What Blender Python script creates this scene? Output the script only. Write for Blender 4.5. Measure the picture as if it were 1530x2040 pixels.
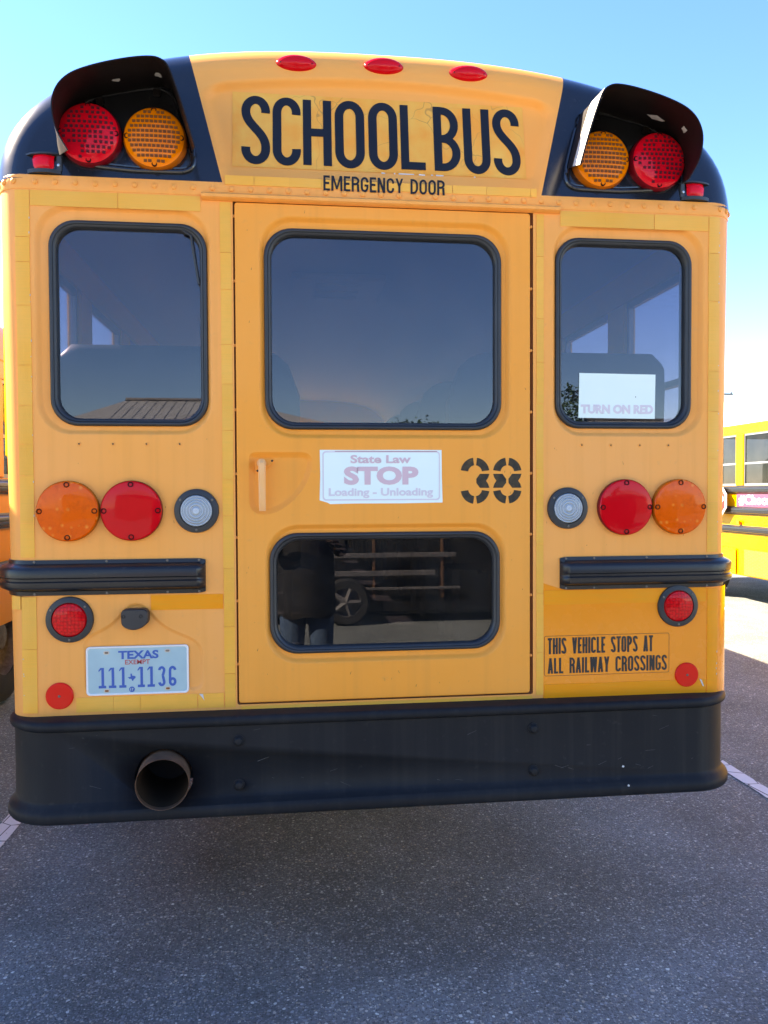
import bpy, bmesh, math, random
from mathutils import Vector, Matrix
from mathutils.geometry import tessellate_polygon

# ------------------------------------------------------------------ clear
for o in list(bpy.data.objects):
    bpy.data.objects.remove(o)
S = bpy.context.scene
COL = S.collection
rnd = random.Random(38)
PI = math.pi

# ------------------------------------------------------------------ camera
cam_d = bpy.data.cameras.new('camera')
cam_d.sensor_fit = 'VERTICAL'
cam_d.sensor_height = 24.0
cam_d.lens = 1533.0 / 2040.0 * 24.0
cam_d.clip_start = 0.008
cam_d.clip_end = 3000.0
cam = bpy.data.objects.new('camera', cam_d)
COL.objects.link(cam)
CAM = Vector((-0.294, -2.422, 1.55))
cr = Vector((0.99317624, -0.11653073, -0.00464095))
cu = Vector((0.00767246, 0.02557955, 0.99964335))
cf = Vector((0.11637046, 0.99285763, -0.02629908))
M = Matrix(((cr.x, cu.x, -cf.x, CAM.x), (cr.y, cu.y, -cf.y, CAM.y), (cr.z, cu.z, -cf.z, CAM.z), (0, 0, 0, 1)))
cam.matrix_world = M
S.camera = cam
S.render.resolution_x = 768
S.render.resolution_y = 1024

# ------------------------------------------------------------------ sky, sun, exposure
SUN_DIR = Vector((-1.0, 0.55, 0.98)).normalized()      # towards the sun
SUN_EL = math.asin(SUN_DIR.z)
SUN_AZ = math.atan2(SUN_DIR.x, SUN_DIR.y)
W = bpy.data.worlds.new('World')
S.world = W
W.use_nodes = True
wn = W.node_tree
wn.nodes.clear()
wo = wn.nodes.new('ShaderNodeOutputWorld')
wb = wn.nodes.new('ShaderNodeBackground')
sky = wn.nodes.new('ShaderNodeTexSky')
sky.sky_type = 'NISHITA'
sky.sun_disc = False
sky.sun_elevation = SUN_EL
sky.sun_rotation = SUN_AZ
sky.altitude = 50
sky.air_density = 1.0
sky.dust_density = 0.0
sky.ozone_density = 5.0
wb.inputs['Strength'].default_value = 0.05
hs = wn.nodes.new('ShaderNodeHueSaturation')
hs.inputs['Hue'].default_value = 0.5125
hs.inputs['Saturation'].default_value = 1.20
wn.links.new(sky.outputs[0], hs.inputs['Color'])
wn.links.new(hs.outputs[0], wb.inputs[0])
wn.links.new(wb.outputs[0], wo.inputs[0])

sun_d = bpy.data.lights.new('sun', 'SUN')
sun_d.energy = 2.85
sun_d.angle = math.radians(0.53)
sun_d.color = (1.0, 0.93, 0.82)
sun = bpy.data.objects.new('sun', sun_d)
COL.objects.link(sun)
sun.rotation_euler = SUN_DIR.to_track_quat('Z', 'Y').to_euler()
sun.location = (-20, 11, 20)

S.view_settings.view_transform = 'Standard'
S.view_settings.look = 'None'
S.view_settings.gamma = 1.0
S.view_settings.use_curve_mapping = False
S.view_settings.exposure = 3.60
S.view_settings.use_white_balance = True
S.view_settings.white_balance_temperature = 8400
S.view_settings.white_balance_tint = 12
S.render.engine = 'CYCLES'

# ------------------------------------------------------------------ materials
def sock(n, name):
    return n.inputs[name]

def new_mat(name):
    m = bpy.data.materials.new(name)
    m.use_nodes = True
    nt = m.node_tree
    b = nt.nodes['Principled BSDF']
    return m, nt, b

def N(nt, t, **kw):
    n = nt.nodes.new(t)
    for k, v in kw.items():
        setattr(n, k, v)
    return n

def noise(nt, scale, detail=4, rough=0.55, coord=None, vec_scale=None):
    tc = N(nt, 'ShaderNodeTexCoord')
    out = tc.outputs['Object']
    if vec_scale:
        mp = N(nt, 'ShaderNodeMapping')
        mp.inputs['Scale'].default_value = vec_scale
        nt.links.new(out, mp.inputs[0])
        out = mp.outputs[0]
    n = N(nt, 'ShaderNodeTexNoise')
    n.inputs['Scale'].default_value = scale
    n.inputs['Detail'].default_value = detail
    n.inputs['Roughness'].default_value = rough
    nt.links.new(out, n.inputs['Vector'])
    return n

def ramp(nt, src, a, b, c0, c1):
    r = N(nt, 'ShaderNodeValToRGB')
    r.color_ramp.elements[0].position = a
    r.color_ramp.elements[1].position = b
    r.color_ramp.elements[0].color = (*c0, 1) if len(c0) == 3 else c0
    r.color_ramp.elements[1].color = (*c1, 1) if len(c1) == 3 else c1
    nt.links.new(src, r.inputs[0])
    return r

def mixc(nt, fac, a, b, mode='MIX'):
    m = N(nt, 'ShaderNodeMix', data_type='RGBA', blend_type=mode)
    if isinstance(fac, (int, float)):
        m.inputs[0].default_value = fac
    else:
        nt.links.new(fac, m.inputs[0])
    for i, v in ((6, a), (7, b)):
        if isinstance(v, tuple):
            m.inputs[i].default_value = (*v, 1)
        else:
            nt.links.new(v, m.inputs[i])
    return m.outputs[2]

def bump(nt, b, src, strength, dist=0.002):
    bp = N(nt, 'ShaderNodeBump')
    bp.inputs['Strength'].default_value = strength
    bp.inputs['Distance'].default_value = dist
    nt.links.new(src, bp.inputs['Height'])
    nt.links.new(bp.outputs[0], b.inputs['Normal'])

def paint(name, c0, c1, rough=0.4, coat=0.0, coat_rough=0.1, nscale=3.0, spec=0.5, grime=None, peel=0.03, metal=0.0, streak=None):
    m, nt, b = new_mat(name)
    n = noise(nt, nscale, 5)
    col = mixc(nt, ramp(nt, n.outputs[0], 0.32, 0.68, (0, 0, 0), (1, 1, 1)).outputs[0], c0, c1)
    if grime:
        n2 = noise(nt, 38.0, 6, 0.65)
        f = ramp(nt, n2.outputs[0], 0.60, 0.78, (0, 0, 0), (grime[1],) * 3).outputs[0]
        col = mixc(nt, f, col, grime[0])
    if streak:
        n3 = noise(nt, 1.0, 4, 0.6, vec_scale=(26, 26, 0.7))
        f = ramp(nt, n3.outputs[0], 0.50, 0.78, (0, 0, 0), (streak[1],) * 3).outputs[0]
        col = mixc(nt, f, col, streak[0])
    nt.links.new(col, b.inputs['Base Color'])
    nr = noise(nt, 14.0, 4)
    rr = N(nt, 'ShaderNodeMapRange')
    rr.inputs['To Min'].default_value = max(0.02, rough - 0.07)
    rr.inputs['To Max'].default_value = rough + 0.10
    nt.links.new(nr.outputs[0], rr.inputs[0])
    nt.links.new(rr.outputs[0], b.inputs['Roughness'])
    b.inputs['Specular IOR Level'].default_value = spec
    b.inputs['Coat Weight'].default_value = coat
    b.inputs['Coat Roughness'].default_value = coat_rough
    b.inputs['Metallic'].default_value = metal
    if peel:
        np_ = noise(nt, 160.0, 2)
        bump(nt, b, np_.outputs[0], peel, 0.002)
    return m

def plain(name, c, rough=0.5, metal=0.0, spec=0.5, coat=0.0, trans=0.0):
    m, nt, b = new_mat(name)
    b.inputs['Base Color'].default_value = (*c, 1)
    b.inputs['Roughness'].default_value = rough
    b.inputs['Metallic'].default_value = metal
    b.inputs['Specular IOR Level'].default_value = spec
    b.inputs['Coat Weight'].default_value = coat
    b.inputs['Transmission Weight'].default_value = trans
    return m

MT = {}
MT['yellow'] = paint('faded_bus_yellow', (0.93, 0.345, 0.062), (0.91, 0.365, 0.095), 0.48, 0.0, 0.25, 1.6, 0.25, ((0.62, 0.30, 0.11), 0.35), streak=((0.70, 0.27, 0.05), 0.35))
MT['yellow_door'] = paint('door_bus_yellow', (0.92, 0.315, 0.036), (0.90, 0.335, 0.055), 0.46, 0.0, 0.25, 1.6, 0.25, ((0.6, 0.27, 0.08), 0.3), streak=((0.70, 0.26, 0.04), 0.35))
MT['yellow_new'] = paint('fresh_bus_yellow', (0.91, 0.25, 0.008), (0.89, 0.265, 0.012), 0.25, 0.25, 0.08, 1.3, 0.35, None)
MT['yellow_side'] = paint('bus_side_yellow', (0.83, 0.42, 0.008), (0.82, 0.45, 0.012), 0.35, 0.0, 0.1, 0.8, 0.2, ((0.5, 0.3, 0.1), 0.2))
MT['yellow_side2'] = paint('bus_side_orange', (0.83, 0.30, 0.005), (0.80, 0.32, 0.01), 0.35, 0.0, 0.1, 0.8, 0.2, None)
MT['roof_white'] = paint('roof_white', (0.78, 0.76, 0.70), (0.74, 0.72, 0.66), 0.4, 0.0, 0.2, 0.8, 0.5, None)
MT['black_gloss'] = paint('black_gloss_paint', (0.012, 0.013, 0.016), (0.016, 0.016, 0.018), 0.18, 0.5, 0.06, 2.0, 0.5, ((0.10, 0.09, 0.075), 0.35), 0.02)
MT['black_bumper'] = paint('bumper_black', (0.011, 0.0115, 0.013), (0.016, 0.0165, 0.018), 0.50, 0.0, 0.2, 2.0, 0.14, ((0.05, 0.047, 0.042), 0.45), 0.06, streak=((0.032, 0.030, 0.027), 0.5))
MT['black_rail'] = paint('rail_black', (0.011, 0.012, 0.014), (0.015, 0.015, 0.017), 0.30, 0.1, 0.15, 2.0, 0.3, ((0.08, 0.072, 0.06), 0.4), 0.03)
MT['black_hood'] = paint('hood_black', (0.009, 0.007, 0.007), (0.013, 0.009, 0.009), 0.45, 0.0, 0.1, 8.0, 0.2, None, 0.05)
MT['rubber'] = paint('black_rubber', (0.017, 0.018, 0.020), (0.024, 0.025, 0.027), 0.42, 0.0, 0.1, 6.0, 0.45, None, 0.03)
MT['white_chip'] = paint('bare_white_primer', (0.62, 0.61, 0.57), (0.5, 0.48, 0.44), 0.7, 0, 0, 30, 0.3, None, 0.05)
MT['scuff'] = plain('grey_scuff', (0.075, 0.072, 0.068), 0.7, spec=0.2)
MT['painted_sun'] = paint('painted_sunlight', (0.60, 0.585, 0.54), (0.42, 0.40, 0.37), 0.65, 0, 0, 9, 0.3, None, 0.05)  # pale tone standing in for sun on the black hood wall
MT['letter'] = paint('letter_navy_black', (0.009, 0.011, 0.017), (0.012, 0.014, 0.020), 0.45, 0, 0, 6, 0.2, None, 0)
MT['letter_worn'] = paint('letter_worn_black', (0.013, 0.012, 0.012), (0.03, 0.024, 0.02), 0.45, 0, 0, 60, 0.4, ((0.22, 0.11, 0.035), 0.5), 0)
MT['stencil'] = paint('stencil_black', (0.020, 0.017, 0.012), (0.06, 0.04, 0.018), 0.6, 0, 0, 55, 0.3, ((0.30, 0.15, 0.03), 0.4), 0)
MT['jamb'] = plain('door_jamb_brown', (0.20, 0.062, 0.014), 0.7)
MT['dark'] = plain('dark_underside', (0.012, 0.011, 0.010), 0.8)
MT['steel'] = plain('screw_steel', (0.45, 0.44, 0.42), 0.35, 0.9)
MT['dull_steel'] = paint('dull_steel', (0.22, 0.20, 0.18), (0.12, 0.10, 0.08), 0.5, 0, 0, 40, 0.5, None, 0.05, 0.7)
MT['alu'] = plain('window_aluminium', (0.30, 0.31, 0.32), 0.45, 0.6)
MT['rust'] = paint('rusty_exhaust', (0.12, 0.062, 0.036), (0.20, 0.10, 0.055), 0.7, 0, 0, 26, 0.4, ((0.25, 0.12, 0.06), 0.5), 0.1, 0.45)
MT['soot'] = plain('exhaust_soot', (0.045, 0.025, 0.014), 0.95, spec=0.1)
MT['yellow_handle'] = paint('sun_faded_handle', (0.90, 0.42, 0.14), (0.88, 0.46, 0.20), 0.5, 0, 0, 20, 0.25, None, 0.02)
MT['tyre'] = paint('tyre_rubber', (0.018, 0.018, 0.018), (0.03, 0.028, 0.026), 0.75, 0, 0, 12, 0.3, None, 0.1)
MT['lining'] = plain('interior_lining', (0.46, 0.46, 0.45), 0.55)
MT['floor_in'] = plain('bus_floor_rubber', (0.03, 0.03, 0.032), 0.7)
MT['vinyl'] = paint('seat_vinyl', (0.018, 0.032, 0.06), (0.024, 0.04, 0.07), 0.45, 0, 0, 9, 0.4, None, 0.06)
MT['sign_yellow'] = None
MT['red_print'] = plain('faded_red_print', (0.62, 0.42, 0.44), 0.6)
MT['red_print2'] = plain('fainter_red_print', (0.64, 0.56, 0.58), 0.6)
MT['red_edge'] = plain('unfaded_red_print', (0.32, 0.06, 0.07), 0.6)
MT['stop_red'] = plain('stop_sign_red', (0.50, 0.012, 0.012), 0.35)
MT['stop_white'] = plain('stop_sign_white', (0.8, 0.8, 0.8), 0.35)
MT['banner'] = plain('banner_crimson', (0.42, 0.045, 0.10), 0.5)
MT['plate_white'] = paint('plate_white', (0.36, 0.50, 0.50), (0.32, 0.45, 0.46), 0.4, 0, 0, 12, 0.3, ((0.42, 0.42, 0.40), 0.3), 0.02)
MT['plate_rim'] = plain('plate_rim', (0.72, 0.70, 0.66), 0.35)
MT['plate_blue'] = plain('plate_blue', (0.010, 0.085, 0.34), 0.4)
MT['plate_red'] = plain('plate_red', (0.50, 0.04, 0.04), 0.4)
MT['amber_small'] = plain('amber_marker', (0.75, 0.16, 0.01), 0.25)
MT['skin'] = plain('skin', (0.45, 0.25, 0.17), 0.5)
MT['shirt'] = paint('black_shirt', (0.012, 0.012, 0.014), (0.03, 0.028, 0.028), 0.85, 0, 0, 14, 0.2, None, 0.1)
MT['jeans'] = paint('blue_jeans', (0.09, 0.14, 0.22), (0.05, 0.085, 0.15), 0.85, 0, 0, 30, 0.2, None, 0.15)
MT['hair'] = plain('dark_hair', (0.02, 0.013, 0.01), 0.6)
MT['phone'] = plain('phone_black', (0.01, 0.01, 0.011), 0.2)
MT['brick_wall'] = paint('brown_wall', (0.20, 0.10, 0.07), (0.25, 0.14, 0.10), 0.8, 0, 0, 6, 0.3, None, 0.1)
MT['leaf'] = paint('tree_leaf', (0.035, 0.075, 0.02), (0.06, 0.11, 0.03), 0.6, 0, 0, 3, 0.3, None, 0)
MT['bark'] = paint('bark', (0.09, 0.065, 0.045), (0.14, 0.10, 0.07), 0.9, 0, 0, 10, 0.2, None, 0.3)
MT['wood_pole'] = paint('weathered_pole', (0.10, 0.085, 0.07), (0.16, 0.13, 0.10), 0.9, 0, 0, 6, 0.2, None, 0.2)
MT['cable'] = plain('cable_grey', (0.05, 0.05, 0.055), 0.6)

def tape_mat(name, c0, c1, prism):
    m, nt, b = new_mat(name)
    oi = N(nt, 'ShaderNodeObjectInfo')
    n = noise(nt, 5.0, 5)
    col = mixc(nt, ramp(nt, n.outputs[0], 0.35, 0.7, (0, 0, 0), (1, 1, 1)).outputs[0], c0, c1)
    rr = ramp(nt, oi.outputs['Random'], 0.0, 1.0, (0.95, 0.95, 0.93), (1.03, 1.02, 1.0))
    col = mixc(nt, 1.0, col, rr.outputs[0], 'MULTIPLY')
    n2 = noise(nt, 1.0, 3, 0.6, vec_scale=(9, 9, 220))
    col = mixc(nt, ramp(nt, n2.outputs[0], 0.45, 0.75, (0, 0, 0), (0.22,) * 3).outputs[0], col, (0.62, 0.36, 0.05))
    nt.links.new(col, b.inputs['Base Color'])
    b.inputs['Roughness'].default_value = 0.42
    b.inputs['Specular IOR Level'].default_value = 0.28
    v = N(nt, 'ShaderNodeTexVoronoi')
    v.inputs['Scale'].default_value = prism
    tc = N(nt, 'ShaderNodeTexCoord')
    nt.links.new(tc.outputs['Object'], v.inputs['Vector'])
    bump(nt, b, v.outputs['Distance'], 0.12, 0.002)
    return m
MT['tape'] = tape_mat('reflective_tape_aged', (0.88, 0.385, 0.045), (0.87, 0.415, 0.070), 380)
MT['tape_new'] = tape_mat('reflective_tape_fresh', (0.90, 0.27, 0.002), (0.90, 0.29, 0.003), 380)

def sign_mat():
    m, nt, b = new_mat('cracked_sign_sheet')
    n = noise(nt, 7.0, 6, 0.6)
    col = mixc(nt, ramp(nt, n.outputs[0], 0.36, 0.66, (0, 0, 0), (1, 1, 1)).outputs[0], (0.86, 0.30, 0.02), (0.83, 0.42, 0.06))
    # hairline cracks
    tc = N(nt, 'ShaderNodeTexCoord')
    nd = N(nt, 'ShaderNodeTexNoise')
    nd.inputs['Scale'].default_value = 9
    nt.links.new(tc.outputs['Object'], nd.inputs['Vector'])
    add = N(nt, 'ShaderNodeMixRGB')
    add.inputs[0].default_value = 0.12
    nt.links.new(tc.outputs['Object'], add.inputs[1])
    nt.links.new(nd.outputs['Color'], add.inputs[2])
    v = N(nt, 'ShaderNodeTexVoronoi', feature='DISTANCE_TO_EDGE')
    v.inputs['Scale'].default_value = 7.5
    nt.links.new(add.outputs[0], v.inputs['Vector'])
    cr_ = ramp(nt, v.outputs['Distance'], 0.004, 0.010, (1, 1, 1), (0, 0, 0))
    nm = noise(nt, 4.0, 2)
    msk = ramp(nt, nm.outputs[0], 0.5, 0.62, (0, 0, 0), (0.65,) * 3)
    mul = N(nt, 'ShaderNodeMath', operation='MULTIPLY')
    nt.links.new(cr_.outputs[0], mul.inputs[0])
    nt.links.new(msk.outputs[0], mul.inputs[1])
    col = mixc(nt, mul.outputs[0], col, (0.38, 0.17, 0.03))
    nt.links.new(col, b.inputs['Base Color'])
    b.inputs['Roughness'].default_value = 0.45
    return m
MT['sign_yellow'] = sign_mat()

def paper_mat():
    m, nt, b = new_mat('bleached_paper')
    n = noise(nt, 9.0, 4)
    col = mixc(nt, n.outputs[0], (0.74, 0.82, 0.73), (0.70, 0.80, 0.73))
    nt.links.new(col, b.inputs['Base Color'])
    b.inputs['Roughness'].default_value = 0.55
    return m
MT['paper'] = paper_mat()

def cap_mat():
    """roof cap: yellow centre and black corners, one painted line between them"""
    m, nt, b = new_mat('roof_cap_two_tone')
    tc = N(nt, 'ShaderNodeTexCoord')
    sx = N(nt, 'ShaderNodeSeparateXYZ')
    nt.links.new(tc.outputs['Object'], sx.inputs[0])
    ab = N(nt, 'ShaderNodeMath', operation='ABSOLUTE')
    nt.links.new(sx.outputs[0], ab.inputs[0])
    ln = N(nt, 'ShaderNodeMath', operation='MULTIPLY_ADD')      # edge x = 0.2615*z - 0.152
    nt.links.new(sx.outputs[2], ln.inputs[0])
    ln.inputs[1].default_value = 0.25
    ln.inputs[2].default_value = -0.121
    gt = N(nt, 'ShaderNodeMath', operation='GREATER_THAN')
    nt.links.new(ab.outputs[0], gt.inputs[0])
    nt.links.new(ln.outputs[0], gt.inputs[1])
    # plain yellow roof skin starts ahead of the cap
    n = noise(nt, 1.6, 5)
    yel = mixc(nt, n.outputs[0], (0.92, 0.34, 0.055), (0.89, 0.36, 0.09))
    n2 = noise(nt, 60, 4)
    blk = mixc(nt, ramp(nt, n2.outputs[0], 0.68, 0.78, (0, 0, 0), (0.4,) * 3).outputs[0], (0.011, 0.012, 0.016), (0.06, 0.058, 0.055))
    col = mixc(nt, gt.outputs[0], yel, blk)
    nt.links.new(col, b.inputs['Base Color'])
    ro = N(nt, 'ShaderNodeMapRange')
    ro.inputs['To Min'].default_value = 0.48
    ro.inputs['To Max'].default_value = 0.22
    nt.links.new(gt.outputs[0], ro.inputs[0])
    nt.links.new(ro.outputs[0], b.inputs['Roughness'])
    ct = N(nt, 'ShaderNodeMapRange')
    ct.inputs['To Min'].default_value = 0.0
    ct.inputs['To Max'].default_value = 0.6
    nt.links.new(gt.outputs[0], ct.inputs[0])
    nt.links.new(ct.outputs[0], b.inputs['Coat Weight'])
    b.inputs['Coat Roughness'].default_value = 0.14
    b.inputs['Specular IOR Level'].default_value = 0.25
    return m
MT['cap'] = cap_mat()

def lens_mat(name, c, c2, pattern=None, rough=0.16):
    m, nt, b = new_mat(name)
    tc = N(nt, 'ShaderNodeTexCoord')
    n = noise(nt, 18, 3)
    col = mixc(nt, n.outputs[0], c, c2)
    b.inputs['Roughness'].default_value = rough
    b.inputs['Coat Weight'].default_value = 0.28
    b.inputs['Coat Roughness'].default_value = 0.02
    b.inputs['Specular IOR Level'].default_value = 0.06
    b.inputs['Subsurface Weight'].default_value = 0.0
    if pattern == 'flute':
        w = N(nt, 'ShaderNodeTexWave')
        w.bands_direction = 'X'
        w.inputs['Scale'].default_value = 120
        w.inputs['Distortion'].default_value = 0.0
        nt.links.new(tc.outputs['Object'], w.inputs['Vector'])
        bump(nt, b, w.outputs[0], 0.35, 0.003)
        v = N(nt, 'ShaderNodeTexVoronoi')
        v.inputs['Scale'].default_value = 36
        v.inputs['Randomness'].default_value = 0.55
        nt.links.new(tc.outputs['Object'], v.inputs['Vector'])
        col = mixc(nt, ramp(nt, v.outputs['Distance'], 0.10, 0.26, (0.55,) * 3, (0, 0, 0)).outputs[0], col, (0.98, 0.34, 0.05))
        n5 = noise(nt, 26, 4, 0.7)
        col = mixc(nt, ramp(nt, n5.outputs[0], 0.48, 0.70, (0, 0, 0), (0.55,) * 3).outputs[0], col, (0.60, 0.055, 0.001))
        col = mixc(nt, ramp(nt, w.outputs[0], 0.2, 0.8, (0.22,) * 3, (0, 0, 0)).outputs[0], col, tuple(q * 0.45 for q in c))
    elif pattern == 'cell':
        v = N(nt, 'ShaderNodeTexVoronoi')
        v.inputs['Scale'].default_value = 95
        v.inputs['Randomness'].default_value = 0.35
        nt.links.new(tc.outputs['Object'], v.inputs['Vector'])
        bump(nt, b, v.outputs['Distance'], 0.35, 0.004)
        col = mixc(nt, ramp(nt, v.outputs['Distance'], 0.28, 0.60, (0, 0, 0), (0.55,) * 3).outputs[0], col, tuple(q * 0.45 for q in c))
    elif pattern == 'ring':
        g = N(nt, 'ShaderNodeVectorMath', operation='LENGTH')
        nt.links.new(tc.outputs['Object'], g.inputs[0])
        s = N(nt, 'ShaderNodeMath', operation='MULTIPLY')
        s.inputs[1].default_value = 950
        nt.links.new(g.outputs['Value'], s.inputs[0])
        si = N(nt, 'ShaderNodeMath', operation='SINE')
        nt.links.new(s.outputs[0], si.inputs[0])
        bump(nt, b, si.outputs[0], 0.7, 0.004)
        n3 = N(nt, 'ShaderNodeTexChecker')
        n3.inputs['Scale'].default_value = 260
        nt.links.new(tc.outputs['Object'], n3.inputs['Vector'])
        col = mixc(nt, ramp(nt, si.outputs[0], 0.2, 1.0, (0, 0, 0), (0.5,) * 3).outputs[0], col, (0.62, 0.68, 0.72))
        col = mixc(nt, 0.18, col, n3.outputs[0])
    elif pattern == 'grid':
        w = N(nt, 'ShaderNodeTexWave')
        w.bands_direction = 'Z'
        w.inputs['Scale'].default_value = 19
        nt.links.new(tc.outputs['Object'], w.inputs['Vector'])
        bump(nt, b, w.outputs[0], 0.12, 0.003)
    nt.links.new(col, b.inputs['Base Color'])
    return m
MT['lens_red'] = lens_mat('red_lens', (0.56, 0.002, 0.006), (0.66, 0.004, 0.010))
MT['lens_red_cell'] = lens_mat('red_cell_lens', (0.60, 0.003, 0.006), (0.80, 0.008, 0.012), 'cell')
MT['lens_red_grid'] = lens_mat('red_warning_lens', (0.70, 0.003, 0.014), (0.90, 0.008, 0.022), 'grid')
MT['lens_red_body'] = lens_mat('red_housing', (0.16, 0.004, 0.010), (0.20, 0.006, 0.012))
MT['lens_amber'] = lens_mat('amber_lens', (0.86, 0.090, 0.001), (0.92, 0.125, 0.002), 'flute')
MT['lens_amber_grid'] = lens_mat('amber_warning_lens', (0.92, 0.19, 0.003), (0.96, 0.24, 0.005), 'grid')
MT['lens_amber_body'] = lens_mat('amber_housing', (0.42, 0.09, 0.006), (0.50, 0.12, 0.008))
MT['lens_clear'] = lens_mat('clear_lens', (0.26, 0.31, 0.34), (0.36, 0.41, 0.44), 'ring')
MT['led_red'] = plain('led_dark_red', (0.13, 0.008, 0.016), 0.5, spec=0.2)
MT['led_amber'] = plain('led_dark_amber', (0.22, 0.065, 0.008), 0.5, spec=0.2)
MT['screw_red'] = plain('screw_hole_red', (0.028, 0.003, 0.004), 0.7, spec=0.1)
MT['screw_amber'] = plain('screw_hole_amber', (0.06, 0.012, 0.003), 0.7, spec=0.1)
MT['reflector'] = lens_mat('reflector_red', (0.72, 0.008, 0.004), (0.78, 0.012, 0.005), None, 0.35)

def glass_mat(name, tint, ior, gloss=(0.9, 0.93, 1.0)):
    m = bpy.data.materials.new(name)
    m.use_nodes = True
    nt = m.node_tree
    nt.nodes.clear()
    out = N(nt, 'ShaderNodeOutputMaterial')
    mix = N(nt, 'ShaderNodeMixShader')
    fr = N(nt, 'ShaderNodeFresnel')
    fr.inputs['IOR'].default_value = ior
    ge = N(nt, 'ShaderNodeNewGeometry')
    mr = N(nt, 'ShaderNodeMapRange')
    mr.inputs['To Min'].default_value = ior
    mr.inputs['To Max'].default_value = 1.0 / ior
    nt.links.new(ge.outputs['Backfacing'], mr.inputs[0])
    nt.links.new(mr.outputs[0], fr.inputs['IOR'])
    tr = N(nt, 'ShaderNodeBsdfTransparent')
    tr.inputs[0].default_value = (*tint, 1)
    gl = N(nt, 'ShaderNodeBsdfGlossy')
    gl.inputs['Roughness'].default_value = 0.0
    gl.inputs[0].default_value = (*gloss, 1)
    nt.links.new(fr.outputs[0], mix.inputs[0])
    nt.links.new(tr.outputs[0], mix.inputs[1])
    nt.links.new(gl.outputs[0], mix.inputs[2])
    du = N(nt, 'ShaderNodeBsdfDiffuse')
    du.inputs[0].default_value = (0.5, 0.48, 0.45, 1)
    nz = noise(nt, 5.0, 6, 0.65)
    nz2 = noise(nt, 170.0, 2, 0.5)
    fa = ramp(nt, nz.outputs[0], 0.40, 0.80, (0.004,) * 3, (0.030,) * 3)
    fb = ramp(nt, nz2.outputs[0], 0.74, 0.79, (0, 0, 0), (0.10,) * 3)
    sm = N(nt, 'ShaderNodeMath', operation='ADD')
    nt.links.new(fa.outputs[0], sm.inputs[0])
    nt.links.new(fb.outputs[0], sm.inputs[1])
    mx2 = N(nt, 'ShaderNodeMixShader')
    nt.links.new(sm.outputs[0], mx2.inputs[0])
    nt.links.new(mix.outputs[0], mx2.inputs[1])
    nt.links.new(du.outputs[0], mx2.inputs[2])
    nt.links.new(mx2.outputs[0], out.inputs[0])
    return m
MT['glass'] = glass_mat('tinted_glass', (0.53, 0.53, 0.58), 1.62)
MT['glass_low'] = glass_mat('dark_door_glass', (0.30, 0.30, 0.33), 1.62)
MT['glass_dark'] = glass_mat('dark_side_glass', (0.32, 0.32, 0.36), 1.22)
MT['glass_side'] = glass_mat('side_glass', (0.74, 0.70, 0.74), 1.6)

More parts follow.
